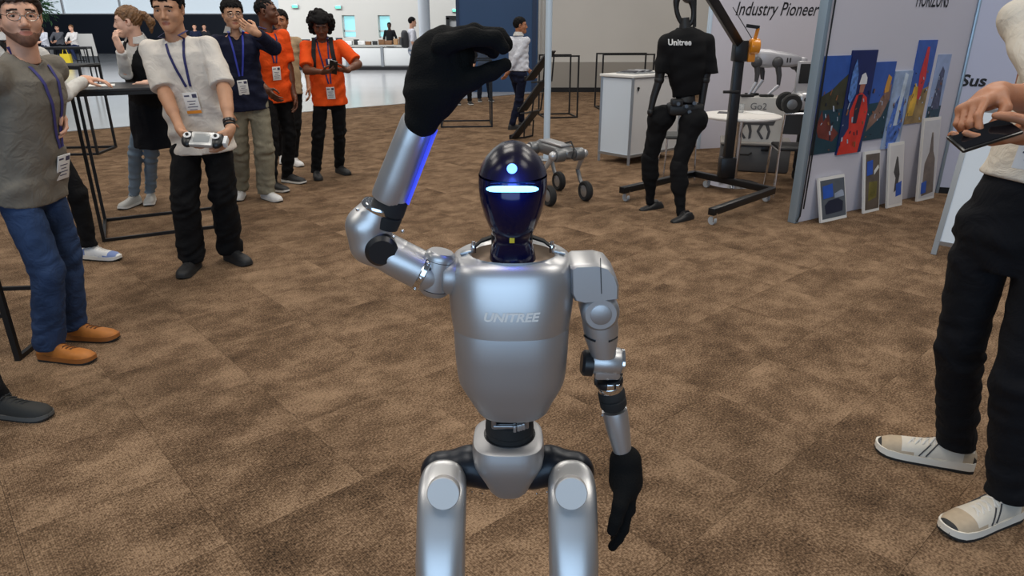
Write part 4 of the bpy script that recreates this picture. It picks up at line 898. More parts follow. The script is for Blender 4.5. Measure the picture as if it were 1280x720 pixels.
# ------------------------------------------------------------ white pole, leaflet rack
p = AT(683, 199, 8.6); T = Thing('pole', 'slim white metal pole behind the wheeled robot dog', 'pole', (p[0], 8.6, 0)); wm = mat('pole_white', srgb(190, 206, 220), .4)
T.part('shaft', MB().cyl((p[0], 8.6, .02), (p[0], 8.6, 2.8), .040, n=20), wm); T.part('base_plate', MB().cyl((p[0], 8.6, 0), (p[0], 8.6, .02), .16, n=28, bev=.004), ALU)
YR = 10.2; bd = unit((.55, .84, 0)); T = Thing('leaflet_rack', 'black folding zigzag leaflet rack beside the man in white shirt', 'rack', (*FL(652, 174)[:2], 0))
for (a, b) in (((684, 64), (656, 101)), ((675, 101), (647, 140)), ((665, 139), (637, 174))):
    A_, B_ = AT(*a, YR-.1), AT(*b, YR-.1); n_ = unit(np.cross(B_-A_, bd)); ctr = (A_+B_)/2+bd*.12
    T.part('tray', MB().box(ctr, (np.linalg.norm(B_-A_), .24, .022), (unit(B_-A_), bd, n_), bev=.004), mat('rack_mesh', (.018, .018, .02), .55, bump=.6, bscale=220)); T.part('tray_lip', MB().box(B_+bd*.12+V3(.0, 0, .03), (.02, .24, .06), (unit((1, -.6, 0)), bd, V3(0, 0, 1)), bev=.004), BLK)
for (a, b) in (((682, 68), (679, 103)), ((678, 102), (664, 103)), ((668, 118), (665, 140)), ((665, 140), (650, 142)), ((656, 152), (655, 172))):
    for k in (0, .24): T.part('rod', MB().cyl(AT(*a, YR-.1)+bd*k, AT(*b, YR-.1)+bd*k, .011, n=8), BLK)
A_, B_ = FL(655, 173), FL(637, 174); T.part('floor_bar', MB().bar((A_[0], A_[1], .012), (B_[0], B_[1], .012), .024), BLK); T.part('floor_bar', MB().bar((A_[0]+bd[0]*.24, A_[1]+bd[1]*.24, .012), (A_[0], A_[1], .012), .024), BLK)

# ------------------------------------------------------------ cabinets
PALE = mat('cabinet_pale_blue', srgb(208, 218, 228), .5, var=.02, vscale=2); CW = mat('cabinet_white', srgb(214, 212, 210), .5, var=.02, vscale=2)
def cabinet(label, p0, d1, l1, d2, l2, h, lock=True):
    d1 = unit(d1); d2 = unit(d2); z = V3(0, 0, 1); p0 = np.array([*p0[:2], 0]); T = Thing('cabinet', label, 'cabinet', p0+d1*l1/2+d2*l2/2, 'white exhibition cabinets'); t = .03
    cs = [p0, p0+d1*l1, p0+d2*l2, p0+d1*l1+d2*l2]
    for c in cs: T.part('corner_post', MB().bar(c, c+z*(h-.025), t), ALU, smooth=0)
    for a, d, l, m, o in ((p0, d1, l1, PALE, d2), (p0+d2*l2, d1, l1, PALE, -d2)): T.part('side_panel', MB().box(a+d*l/2+o*.004+z*(h/2+.04), (l-t, .012, h-.15), (d, o, z)), m, smooth=0)
    for a, d, l, m, o in ((p0, d2, l2, CW, d1), (p0+d1*l1, d2, l2, CW, -d1)):
        b = T.part('door' if a is p0 else 'back_panel', MB().box(a+d*l/2+o*.004+z*(h/2+.04), (l-t, .012, h-.15), (d, o, z)), m, smooth=0)
        if a is p0 and lock: T.part('lock', MB().cyl(a+d*.09+z*(h-.14)-o*.004, a+d*.09+z*(h-.14)-o*.022, .013, n=12).box(a+d*.09+z*(h-.155)-o*.015, (.012, .01, .04), (d, o, z)), BLK, b)
    T.part('bottom_rail', MB().bar(p0+z*.105, p0+d1*l1+z*.105, .03).bar(p0+z*.105, p0+d2*l2+z*.105, .03), ALU, smooth=0)
    c = p0+d1*l1/2+d2*l2/2; T.part('shelf', MB().box(c+z*.5, (l1-.05, l2-.05, .02), (d1, d2, z)), WHT); T.part('bottom', MB().box(c+z*.105, (l1-.03, l2-.03, .02), (d1, d2, z)), WHT)
    T.part('worktop', MB().box(c+z*(h-.01), (l1+.05, l2+.05, .03), (d1, d2, z), .006), mat('cabinet_top', srgb(226, 224, 220), .4)); return T
p0 = FL(785, 207); pl = FL(752, 201); d1 = unit(pl-p0); d2 = unit(V3(-d1[1], d1[0], 0)); d2 = d2 if d2[0] > 0 else -d2
cabinet('white cabinet with grey edges behind the black humanoid robot', p0, d1, .47, d2, .95, 1.03)
cc = p0+d1*.25+d2*.36; T = Thing('brochure_tray', 'grey tray of folded black leaflets on the white cabinet', 'tray', (cc[0], cc[1], 1.0365)); z = V3(0, 0, 1)
T.part('tray', MB().box((*cc[:2], 1.044), (.30, .40, .015), (d1, d2, z), .004), ALU)
for k in range(5): T.part('leaflet', MB().box((cc[0]+d2[0]*(.07*k-.14), cc[1]+d2[1]*(.07*k-.14), 1.058+.004*(k % 2)), (.2, .10, .012), (d1, unit(d2+z*.15), unit(z-d2*.15)), .003), mat('leaflet_grey%d' % (k % 2), ((.05, .05, .06), (.35, .36, .38))[k % 2], .3))
# slanted A-frame sign beside the man with the phone
p0 = FL(1167, 318); au = unit(V3(.72, -.69, 0)); an_ = unit(V3(-.69, -.72, 0)); lean_ = unit(V3(0, 0, 1)-an_*.26); p0 = p0*1.0; hA = 1.06; wA = .62
T = Thing('frame_sign', 'slanted pale blue board in grey frame behind the phone user', 'sign', p0+au*wA/2)
for k in (0, 1): T.part('front_leg', MB().bar(p0+au*wA*k, p0+au*wA*k+lean_*hA, .035, .025, up=an_), ALU, smooth=0); T.part('rear_leg', MB().bar(p0+au*wA*k-an_*.58, p0+au*wA*k+lean_*hA, .03, .022, up=an_), ALU, smooth=0)
for h3 in (.09, hA-.02): T.part('rail', MB().bar(p0+lean_*h3, p0+au*wA+lean_*h3, .03, .02, up=an_), ALU, smooth=0)
T.part('board', MB().box(p0+au*wA/2+lean_*(hA/2+.03), (wA-.03, hA-.12, .014), (au, lean_, an_)), PALE, smooth=0)

# ------------------------------------------------------------ wheeled robot dog behind the humanoid's head
DG = mat('dog_grey', (.20, .205, .21), .38, .6); DL = mat('dog_light', (.50, .50, .51), .35, .6)
hx = unit(V3(.45, -.89, 0)); lx = unit(V3(.89, .45, 0)); wf = {(1, -1): V3(.345, 6.20, 0), (1, 1): V3(.70, 6.40, 0)}
for s_ in (-1, 1): wf[(-1, s_)] = wf[(1, s_)]-hx*.50
cen = np.mean(list(wf.values()), 0); T = Thing('wheeled_robot_dog', 'grey four-legged robot dog on wheels standing on the carpet', 'robot dog', cen); zb = .465
T.part('torso', MB().rings([sup(0, 0, 0, .001, .001, 20)] and [[cen+hx*a+lx*w_*math.copysign(abs(math.cos(k))**.7, math.cos(k))+V3(0, 0, zb+hh*math.copysign(abs(math.sin(k))**.7, math.sin(k))) for k in [2*math.pi*j/20 for j in range(20)]] for a, w_, hh in ((-.30, .05, .035), (-.28, .075, .055), (-.1, .085, .062), (.12, .085, .062), (.27, .07, .05), (.30, .045, .03))]), DG, smooth=50)
T.part('back_plate', MB().box(cen+V3(0, 0, zb+.066), (.42, .13, .018), (hx, lx, V3(0, 0, 1)), .005), DL); T.part('cable', MB().tube([cen+hx*.1+lx*.04+V3(0, 0, zb+.07), cen+hx*.2+lx*.05+V3(0, 0, zb+.10), cen+hx*.29+lx*.03+V3(0, 0, zb+.05), cen+hx*.31+V3(0, 0, zb-.04)], .008, 6), RUB)
for (a, s_), w_ in wf.items():
    hip = cen+hx*a*.245+lx*s_*.10+V3(0, 0, zb-.01); T.part('hip_motor', MB().cyl(hip-lx*s_*.045, hip+lx*s_*.045, .060, n=20, bev=.008).cyl(hip+lx*s_*.045, hip+lx*s_*.052, .040, n=20), DG)
    wc_ = V3(w_[0], w_[1], .096); h2 = hip+lx*s_*.065; kn, _ = ik(h2, wc_, .235, .235, -hx+lx*s_*.1)
    T.part('thigh', MB().cyl(h2, kn, .026, .018, 14, bev=.004).ell(h2, (.042,)*3), DL); T.part('shank', MB().tube([kn, kn*.5+wc_*.5-hx*.025, wc_-lx*s_*.01], [.021, .019, .024], 10), DG)
    wl = T.part('tyre', MB().lathe([(.058, -.026), (.084, -.032), (.096, -.016), (.096, .016), (.084, .032), (.058, .026)], wc_, lx, 28, cap=(False, False)), RUB); T.part('wheel_hub', MB().lathe([(.02, -.032), (.058, -.022), (.06, .022), (.035, .034), (.0, .036)] if s_ > 0 else [(.0, -.036), (.035, -.034), (.06, -.022), (.058, .022), (.02, .032)], wc_, lx, 24), ALU, wl)

# ------------------------------------------------------------ black humanoid robot hanging in its hoist
YH = 5.95; h_ = lambda px, py, d=0: AT(px, py, YH+d)
MBK = mat('matt_black_fabric', (.006, .006, .007), .85, bump=.3, bscale=90, spec=.2); MBP = mat('matt_black_plastic', (.010, .010, .011), .5)
T = Thing('humanoid_robot', 'tall matt black humanoid robot with open ring head hung on hoist', 'robot', (*h_(830, 262)[:2], 0))
ring = [h_(856+10.5*math.sin(a)-2.5*math.cos(a), 11-21*math.cos(a)) for a in [2*math.pi*j/28 for j in range(28)]]
hd = T.part('head_ring', MB().tube(ring, [.019+.016*max(0, math.cos(2*math.pi*j/28)) for j in range(28)], 10, closed=True), MBP); T.part('head_sensor', MB().ell(h_(861, -4, .02), (.055, .07, .05)), mat('sensor_grey', (.08, .08, .085), .3), hd)
T.part('neck', MB().cyl(h_(856, 38), h_(856, 22), .05, .035, 18), MBP)
sc_ = np.linalg.norm(h_(858, 36)-h_(858, 118)); pt = [(lofted(h_(858, 119), h_(857, 36), (1, 0, 0), [(0, .115, .085, 0), (.12, .125, .10, 0), (.35, .150, .115, 0), (.6, .175, .125, 0), (.8, .180, .12, 0), (.92, .13, .10, 0), (1.02, .065, .07, 0)]), .02), (rc(h_(842, 47), h_(834, 54), .055, .068), .03), (rc(h_(872, 46), h_(882, 53), .055, .068), .03)]
pr = [(rc(h_(833, 54), h_(826, 92), .068, .060), .02), (rc(h_(883, 53), h_(888, 94), .068, .064), .02)]
lo, hi = sdf_box([a for a, k in pt+pr]); S = Sdf(lo, hi, .011); S2 = Sdf(lo, hi, .011)
for a, k in pt: S.add(a, k)
for a, k in pr: S2.add(a, k)
S2.cut(h_(826, 91), (0, 0, -1)); kk = .03; hh = np.clip(.5+.5*(S.D-S2.D)/kk, 0, 1); S.D = S.D+(S2.D-S.D)*hh-kk*hh*(1-hh)*.7
S.folds(2, .006, .14); bod = sdf_mb(S); cv = T.part('jacket_cover', bod, MBK, smooth=180)
tx = text_mb('Unitree', .064, (0, 0, 0), (1, 0, 0), (0, 0, 1), 0, align='CENTER', bold=.002, xs=.9); bv = BVHTree.FromPolygons([Vector(x) for x in bod.v], bod.f); tc = h_(845.5, 56); nv = []
for v in tx.v:
    hh = bv.ray_cast(Vector((tc[0]+v[0], YH-1, tc[2]+v[2])), Vector((0, 1, 0))); nv.append((tc[0]+v[0], (hh[0].y if hh[0] else YH-.15)-.012, tc[2]+v[2]))
tx.v = nv; T.part('lettering', tx, mat('letter_pale', (.6, .6, .6), .6), cv)
T.part('waist', MB().cyl(h_(858, 118), h_(856, 128), .075, .085, 20, bev=.01), MBP)
T.part('pelvis', MB().box(h_(856, 136), (.30, .17, .10), bev=.03).box(h_(846, 128, -.06), (.10, .08, .06), bev=.015), MBP)
for px, py in ((848, 130), (858, 133), (868, 129), (862, 140)): T.part('pelvis_motor', MB().cyl(h_(px, py, -.07), h_(px, py, -.11), .016, n=10), mat('motor_grey', (.05, .05, .055), .35, .4))

for pts in ([(826, 84), (824, 100), (817, 122), (813, 140)], [(884, 84), (881, 100), (878, 122), (874, 150)]):
    A_ = [h_(*p) for p in pts]; T.part('upper_arm', MB().tube(A_[:2], [.045, .038], 12), MBP); T.part('forearm', MB().tube(A_[1:], [.036, .030, .024], 12), MBP); T.part('hand_stump', MB().ell(A_[-1], (.028, .03, .034)), MBP); T.part('elbow', MB().ell(A_[1], (.042,)*3), MBP)
for hp_, kn_, an_, toe in (((826, 146), (812, 198), (813, 254), (797, 264)), ((866, 150), (848, 208), (851, 268), (838, 279))):
    dd = -.10 if hp_[0] > 850 else .10; H0, K0, A0 = AT(*hp_, YH+dd*.5), AT(*kn_, YH+dd), AT(*an_, YH+dd*1.5)
    pr = [(rc(H0, K0, .092, .068), .02), (rc(H0+V3(.04, 0, .0), H0+V3(-.02, 0, -.02), .09, .09), .05)]; lo, hi = sdf_box([a for a, k in pr]); S = Sdf(lo, hi, .012)
    for a, k in pr: S.add(a, k)
    S.folds(8, .006, .09); T.part('thigh', sdf_mb(S), MBK, smooth=180)
    K1 = K0*.62+A0*.38; pr = [(rc(K0, K1, .078, .072), .03), (rc(K1, A0, .062, .036), .03), (rc(K1+V3(.03, 0, .02), K1+V3(.01, 0, -.06), .05, .03), .03)]; lo, hi = sdf_box([a for a, k in pr]); S = Sdf(lo, hi, .012)
    for a, k in pr: S.add(a, k)
    S.folds(9, .006, .09); T.part('shin', sdf_mb(S), MBK, smooth=180)
    f0 = FL(an_[0]+8, an_[1]+6); f1_ = FL(*toe); fd_ = unit(f1_-f0); sd_ = V3(-fd_[1], fd_[0], 0)
    T.part('foot', MB().rings([[f0+fd_*a+sd_*w_*x+V3(0, 0, zz) for x, zz in ((-1, 0), (1, 0), (1, hh*.6), (.6, hh), (-.6, hh), (-1, hh*.6))] for a, w_, hh in ((-.06, .028, .03), (-.03, .038, .06), (.03, .038, .062), (.10, .04, .035), (.17, .034, .024), (.20, .018, .014))]), MBP, smooth=50)
    T.part('ankle', MB().tube([A0, f0+fd_*.0+V3(0, 0, .05)], [.034, .03], 10), MBP)

# hoist
HB = mat('hoist_black', (.010, .010, .011), .35, .2); bz = .115
def fb(px, py, z=bz): return FL(px, py, z)
L0, L1, R0, R1 = fb(777, 238), fb(868, 217), fb(889, 265), fb(966, 238); PB = fb(904, 226)
T = Thing('hoist', 'black mobile gantry hoist with orange winch and castors', 'hoist', (*PB[:2], 0))
T.part('base_leg', MB().bar(L0, L1, .06, .06, bev=.004), HB); T.part('base_leg', MB().bar(R0, R1, .06, .06, bev=.004), HB); T.part('cross_bar', MB().bar(L1, R1, .06, .06, bev=.004), HB)
PB = L1*.58+R1*.42; k_ = (ONP(918, 55, PB, (0, 1, 0)))[2]; PT = V3(PB[0], PB[1], k_)
T.part('post', MB().bar(PB+V3(0, 0, .03), PT, .085, .085, bev=.006, up=(0, 1, 0)), HB); T.part('post_foot', MB().box(PB+V3(0, 0, .13), (.15, .12, .2), bev=.01), HB)
bt_ = AT(884, -12, YH+.3); T.part('boom', MB().bar(PT+V3(0, 0, -.02), bt_+(bt_-PT)*.45, .075, .075, bev=.005, up=(0, 1, 0)), HB); T.part('boom_bracket', MB().box(PT+V3(-.005, -.01, -.06), (.12, .13, .19), bev=.012), HB)
ORG = mat('winch_orange', srgb(226, 140, 24), .35, coat=.4); wc0 = PT+V3(.11, -.05, -.02)
wn_ = T.part('winch', MB().cyl(wc0-V3(.04, 0, 0), wc0+V3(.045, 0, 0), .07, n=24, bev=.008).box(wc0+V3(-.01, .02, -.07), (.07, .06, .14), bev=.012).bar(wc0+V3(0, 0, .05), wc0+V3(.01, -.03, .16), .018, .03), ORG, smooth=40)
T.part('winch_handle', MB().bar(wc0+V3(.02, -.03, .165), wc0+V3(-.10, -.03, .18), .022, .03), BLK, wn_); T.part('cable', MB().cyl(wc0+V3(-.02, 0, .06), wc0+V3(-.22, .05, .34), .004, n=6), BLK)
T.part('lifting_strap', MB().bar(h_(868, 34), h_(869, -26), .028, .008), RUB)
T.part('hook_arm', MB().bar(bt_+(bt_-PT)*.42, h_(866, -40), .05), HB); T.part('pin', MB().cyl(PB+V3(-.13, -.05, .86), PB+V3(.02, -.05, .86), .014, n=10), BLK)
for c in (L0+(L1-L0)*.06, R0+(R1-R0)*.03, R1*.96+L1*.04-V3(.02, 0, 0), L1*.82+R1*.18):
    pc_ = V3(c[0], c[1], .037); ca = T.part('castor_wheel', MB().lathe([(.012, -.014), (.036, -.013), (.037, .013), (.012, .014)], pc_, (.8, .6, 0), 20), mat('castor_grey', (.4, .42, .44), .4)); T.part('castor_fork', MB().box(pc_+V3(.015, -.022, .028), (.05, .004, .07), (unit((.8, .6, 0)), unit((-.6, .8, 0)), V3(0, 0, 1))).cyl(pc_+V3(0, 0, .036), pc_+V3(0, 0, .055), .02, n=10), CHR, ca)
# grey stool behind the robot
sp = FL(838, 222); T = Thing('stool', 'low dark stool with chrome legs behind the black humanoid', 'stool', (sp[0], 7.2, 0)); sp = V3(sp[0]+.05, 7.48, 0)
T.part('seat', MB().box(sp+V3(0, 0, .46), (.34, .34, .04), bev=.015), mat('seat_charcoal', (.06, .062, .062), .6))
for a in (-1, 1):
    for b in (-1, 1): T.part('leg', MB().cyl(sp+V3(a*.15, b*.15, .445), sp+V3(a*.17, b*.17, 0), .010, n=8), CHR)

# ------------------------------------------------------------ robot stand: back panel, round table, chair, cartons, robot dogs
YP = 9.5; PANEL = mat('panel_white', srgb(205, 203, 214), .55, var=.02, vscale=1.0)
pa, pb_ = FL(872, 186), V3(4.9, 10.1, 0); pu = unit(pb_-pa); pn = unit(np.cross(pu, V3(0, 0, 1))); wp = np.linalg.norm(pb_-pa)
T = Thing('exhibition_wall', 'white display panel with black Industry Pioneer lettering behind round table', 'panel', (pa+pb_)/2)
T.part('board', MB().box((pa+pb_)/2+V3(0, 0, 1.35), (wp, .04, 2.7), (pu, -pn, V3(0, 0, 1)), .003), PANEL, smooth=0)
T.part('edge_strip', MB().box(pa+V3(0, 0, 1.35), (.035, .06, 2.7), (pu, -pn, V3(0, 0, 1)), .004), mat('edge_pale_blue', srgb(196, 214, 232), .4)); o_ = ONP(917, 19, pa, pn)
e_ = ONP(1031, 19, pa, pn); T.part('lettering', text_mb('Industry Pioneer', .235, o_+pn*.022, pu, (0, 0, 1), .002, shear=.28, xs=.80, bold=.001), INK, smooth=0)
tp = AT(926, 145, 7.15); zt_ = .715; T = Thing('round_table', 'round white table with chrome stem beside the hoist', 'table', (tp[0], 7.15, 0)); tp = V3(tp[0], 7.15, 0)
T.part('table_top', MB().lathe([(.36, 0), (.395, .008), (.40, .02), (.395, .03), (.0, .031)], tp+V3(0, 0, zt_-.03), (0, 0, 1), 48), mat('table_white', srgb(236, 232, 226), .35)); T.part('stem', MB().cyl(tp+V3(0, 0, .02), tp+V3(0, 0, zt_-.03), .034, n=20), CHR); T.part('base', MB().lathe([(.27, 0), (.27, .008), (.06, .028), (.05, .05)], tp, (0, 0, 1), 40), CHR)
for k, (px, py, w_, a, lab, col) in enumerate([(948, 141, .21, .3, 'white sheet of paper lying on the round table', PAPER), (905, 141, .12, -.4, 'dark flyer lying on the round table by the hoist post', mat('flyer_dark', (.03, .03, .035), .4))]):
    p = FL(px, py, zt_); single('flyer' if k else 'paper_sheet', MB().box((p[0], p[1], zt_+.003), (w_, w_*1.35, .004), (V3(math.cos(a), math.sin(a), 0), V3(-math.sin(a), math.cos(a), 0), V3(0, 0, 1))), col, lab, 'paper', (p[0], p[1], zt_))
p = FL(926, 141, zt_); T = Thing('drinking_glass', 'small clear water glass on the round white table', 'glass', (p[0], p[1], zt_)); T.part('glass_wall', MB().lathe([(.026, 0), (.032, .09), (.0305, .09), (.024, .005)], (p[0], p[1], zt_+.001), (0, 0, 1), 20), MATS['clear_plastic'])
# chair
cp = FL(982, 236); cp = V3(cp[0]-.02, 6.70, 0); cu, cv_ = unit(V3(.98, -.15, 0)), unit(V3(.15, .98, 0)); T = Thing('chair', 'black chair with chrome tube frame drawn up to the round table', 'chair', cp); P_ = lambda a, b, z: cp+cu*a+cv_*b+V3(0, 0, z)
T.part('seat', MB().box(P_(0, .06, .455), (.42, .40, .035), (cu, cv_, V3(0, 0, 1)), .014), mat('chair_black', (.014, .014, .015), .6))
T.part('backrest', MB().rings([[P_(a, -.19-.03*(1-(a/.21)**2)+b, .70+z) for b, z in ((-.012, -.09), (.012, -.09), (.012, .09), (-.012, .09))] for a in np.linspace(-.21, .21, 9)]), MATS['chair_black'], smooth=60)
for s_ in (-1, 1):
    T.part('back_leg', MB().tube([P_(s_*.215, -.20, .79), P_(s_*.215, -.18, .46), P_(s_*.22, -.21, 0)], .011, 10), CHR); T.part('front_leg', MB().tube([P_(s_*.21, -.17, .44), P_(s_*.21, .22, .44), P_(s_*.22, .26, 0)], .011, 10), CHR)
T.part('back_rail', MB().tube([P_(-.215, -.20, .79), P_(-.1, -.225, .80), P_(.1, -.225, .80), P_(.215, -.20, .79)], .011, 10), CHR)
# carton on a grey case
p0, p1 = AT(917, 150, 7.9), AT(980, 154, 7.75); bu = unit(V3(*(p1-p0)[:2], 0)); bn = unit(np.cross(bu, V3(0, 0, 1))); bw = np.linalg.norm((p1-p0)[:2]); zb0, zb1 = .335, AT(950, 122, 7.8)[2]
bc = V3(*((p0+p1)/2)[:2], 0)-bn*.19; T = Thing('equipment_case', 'flat dark grey equipment case under the robot dog carton', 'case', bc)
T.part('case_body', MB().box(bc+V3(0, 0, .15), (bw+.22, .5, .30), (bu, -bn, V3(0, 0, 1)), .03), mat('case_grey', (.10, .10, .102), .6)); T.part('case_lid', MB().box(bc+V3(0, 0, .318), (bw+.24, .52, .034), (bu, -bn, V3(0, 0, 1)), .012), mat('case_lid', (.28, .26, .24), .6))
T.part('latch', MB().box(bc+bn*.255+bu*.1+V3(0, 0, .27), (.08, .02, .05), (bu, -bn, V3(0, 0, 1)), .004), BLK); T.part('handle', MB().tube([bc+bn*.25+bu*-.2+V3(0, 0, .22), bc+bn*.275-bu*.17+V3(0, 0, .2), bc+bn*.275-bu*.07+V3(0, 0, .2), bc+bn*.25-bu*.04+V3(0, 0, .22)], .010, 8), BLK)
T = Thing('carton', 'pale grey product carton printed with a robot dog, standing on case', 'box', bc+V3(0, 0, zb0)); hb = zb1-zb0; CART = mat('carton_grey', srgb(196, 194, 190), .6, var=.02, vscale=3)
T.part('box_body', MB().box(bc+V3(0, 0, zb0+hb/2), (bw, .38, hb), (bu, -bn, V3(0, 0, 1)), .003), CART, smooth=0); T.part('box_side_print', MB().box(bc+bu*(bw/2+.001)+V3(0, 0, zb0+hb/2), (.002, .378, hb-.004), (bu, -bn, V3(0, 0, 1))), mat('carton_brown', srgb(142, 130, 124), .6), smooth=0)
fo = bc+bn*.1915; UP = V3(0, 0, 1)
T.part('lettering', text_mb('Go2', .10, fo+UP*(zb1-.13)-bu*.02, bu, UP, .001, align='CENTER'), mat('print_grey', (.12, .12, .13), .6), smooth=0); T.part('small_lettering', text_mb('New Intelligent Creature', .045, fo+UP*(zb1-.20)-bu*.01, bu, UP, .001, align='CENTER'), MATS['print_grey'], smooth=0)
pd = MB()
for a, tl in ((-.17, -.03), (-.12, .03), (.02, -.03), (.07, .04)): pd.prism([(a, zb0+.20), (a+.04, zb0+.20), (a+.03+tl, zb0+.12), (a+.055, zb0+.04), (a+.03, zb0+.03), (a+tl, zb0+.12)], fo-bn*.0005, bu, UP, .0016)
pd.prism([(-.20, zb0+.19), (.16, zb0+.19), (.18, zb0+.24), (.05, zb0+.27), (-.18, zb0+.26)], fo-bn*.0005, bu, UP, .0016); T.part('printed_dog', pd, mat('print_dark', (.07, .07, .075), .5), smooth=0)
# robot dog standing on the carton
DS = mat('dog_silver', (.42, .42, .45), .4, .4); zc = zb1; dz = lambda px, py, d=0: AT(px, py, 7.95+d)
T = Thing('robot_dog', 'grey walking robot dog in black foot pads standing on carton', 'robot dog', V3(bc[0], bc[1], zc))
b0_, b1_ = dz(944, 72), dz(997, 76); bx_ = unit(b1_-b0_); by_ = V3(0, 1, 0); L_ = np.linalg.norm(b1_-b0_)
T.part('torso', MB().rings([[b0_+bx_*L_*t+by_*w_*math.copysign(abs(math.cos(k))**.6, math.cos(k))+V3(0, 0, hh*math.copysign(abs(math.sin(k))**.6, math.sin(k))) for k in [2*math.pi*j/20 for j in range(20)]] for t, w_, hh in ((0, .05, .06), (.05, .08, .095), (.3, .085, .098), (.5, .085, .085), (.8, .08, .075), (.95, .07, .06), (1.08, .045, .04))]), DS, smooth=50)
T.part('head', MB().box(b1_+bx_*.055, (.09, .11, .085), (bx_, by_, np.cross(bx_, by_)), .03), DS); T.part('side_logo', MB().box(b0_+bx_*L_*.72+V3(-.012, -.083, 0), (.012, .006, .05)).box(b0_+bx_*L_*.72+V3(.02, -.083, 0), (.012, .006, .05)), BLK)
for k, (pts, d) in enumerate([([(946, 78), (945, 103), (936, 116)], -.06), ([(972, 78), (973, 107), (960, 118)], -.08), ([(950, 78), (953, 100), (942, 113)], .1), ([(994, 80), (1001, 100), (991, 114)], .08)]):
    A_ = [dz(*p, d) for p in pts]; A_[2][2] = zc+.024; T.part('hip_motor', MB().ell(A_[0]+V3(0, 0, -.0), (.062, .045, .062)), mat('dog_motor', (.05, .05, .055), .45)); T.part('thigh', MB().tube([A_[0], A_[0]*.45+A_[1]*.55+bx_*.012, A_[1]], [.034, .028, .018], 10), MATS['dog_motor'])
    T.part('calf', MB().tube([A_[1], A_[2]], [.022, .015], 10), DS); T.part('foot_pad', MB().box(A_[2]+bx_*-.015+V3(0, 0, -.010), (.15, .07, .026), bev=.01), RUB)
# second robot with wheels on a trolley
tc_ = AT(1012, 150, 7.55); tc_ = V3(tc_[0]+.12, 7.22, 0); zt2 = AT(1000, 139, 7.4)[2]; T = Thing('trolley', 'black castor trolley carrying the wheeled robot by the picture panel', 'trolley', tc_)
T.part('deck', MB().box(tc_+V3(0, 0, zt2-.14), (.56, .44, .04), bev=.006), BLK); T.part('deck', MB().box(tc_+V3(0, 0, .14), (.56, .44, .04), bev=.006), BLK)
for a in (-1, 1):
    for b in (-1, 1): T.part('upright', MB().bar(tc_+V3(a*.26, b*.2, .12), tc_+V3(a*.26, b*.2, zt2-.14), .035), BLK, smooth=0); T.part('castor', MB().cyl(tc_+V3(a*.25-.02, b*.19, .05), tc_+V3(a*.25+.02, b*.19, .05), .05, n=18, bev=.006).box(tc_+V3(a*.25, b*.19, .095), (.05, .03, .05)), RUB)
single('white_box', MB().box(tc_+V3(-.06, 0, zt2-.06), (.60, .40, .12), bev=.008).box(tc_+V3(0, -.2, zt2-.06), (.10, .01, .04), bev=.002), WHT, 'flat white box lying on the black castor trolley', 'box', tc_+V3(0, 0, zt2-.12))
T = Thing('wheeled_robot', 'folded grey robot with large wheels and screen mast on white box', 'robot', tc_+V3(0, 0, zt2)); rz0 = zt2
wcx = V3(AT(992, 104, 7.15)[0], 7.12, rz0+.10)
for k, d in ((0, 0), (1, .26)):
    w_ = T.part('tyre', MB().lathe([(.05, -.035), (.088, -.036), (.10, -.02), (.10, .02), (.088, .036), (.05, .035)], wcx+V3(d*.15, d, 0), (.25, 1, 0), 28, cap=(False, False)), RUB); T.part('wheel_hub', MB().cyl(wcx+V3(d*.15, d, 0)-V3(.008, .034, 0), wcx+V3(d*.15, d, 0)+V3(.008, .034, 0), .055, n=24, bev=.008), DG, w_)
T.part('leg_link', MB().tube([wcx+V3(.02, .05, 0), wcx+V3(.10, .06, -.05), wcx+V3(.16, .08, -.06)], [.04, .045, .04], 12), mat('dog_motor', (.05, .05, .055), .45)); T.part('body', MB().box(wcx+V3(.145, .08, .03), (.20, .26, .18), bev=.045, seg=3), DL); T.part('emblem', MB().cyl(wcx+V3(.115, -.048, .05), wcx+V3(.115, -.056, .05), .02, n=16), BLK)
T.part('mast_frame', MB().box(wcx+V3(.125, .10, .26), (.16, .03, .30), bev=.006), DL); T.part('screen', MB().box(wcx+V3(.125, .082, .29), (.115, .008, .19), bev=.002), mat('screen_black', (.01, .012, .012), .2)); T.part('seat_foot', MB().box(wcx+V3(.18, .1, -.08), (.16, .2, .04), bev=.01), BLK)

# ------------------------------------------------------------ picture wall and the panel beside it
pa = FL(991, 278); pc = FL(1166, 240); pu = unit(pc-pa); pn = unit(np.cross(pu, V3(0, 0, 1))); wp = np.linalg.norm(pc-pa); UP = V3(0, 0, 1)
T = Thing('picture_wall', 'white exhibition wall panel with a row of colour photographs', 'panel', (pa+pc)/2)
T.part('board', MB().box((pa+pc)/2+UP*1.25, (wp, .05, 2.5), (pu, -pn, UP), .003), mat('panel_lilac_white', srgb(206, 204, 214), .55, var=.02, vscale=1), smooth=0); T.part('edge_profile', MB().box(pa+UP*1.25+pn*.0, (.05, .075, 2.5), (pu, -pn, UP), .006), mat('edge_aluminium', srgb(160, 180, 196), .35, .5)); T.part('edge_cable', MB().tube([pa+pn*.045+pu*.05+UP*zz+pu*.008*math.sin(zz*3) for zz in np.linspace(.12, 2.4, 16)]+[pa+pn*.045+pu*.02+UP*.06, pa+pn*.05-pu*.02+UP*.02], .006, 6), BLK)
pf = pa+pn*.0255
def PW(px, py): v = ONP(px, py, pf, pn)-pf; return (v@pu, v[2])
o_ = PW(1144, 8); T.part('lettering', text_mb('HORIZONS', .18, pf+pu*o_[0]+UP*o_[1], pu, UP, .002, xs=.55, shear=.1, bold=.002), INK, smooth=0)
def pr_mat(n, c, var=.12, vs=9): return mat('print_'+n, srgb(*c), .4, var=var, vscale=vs)
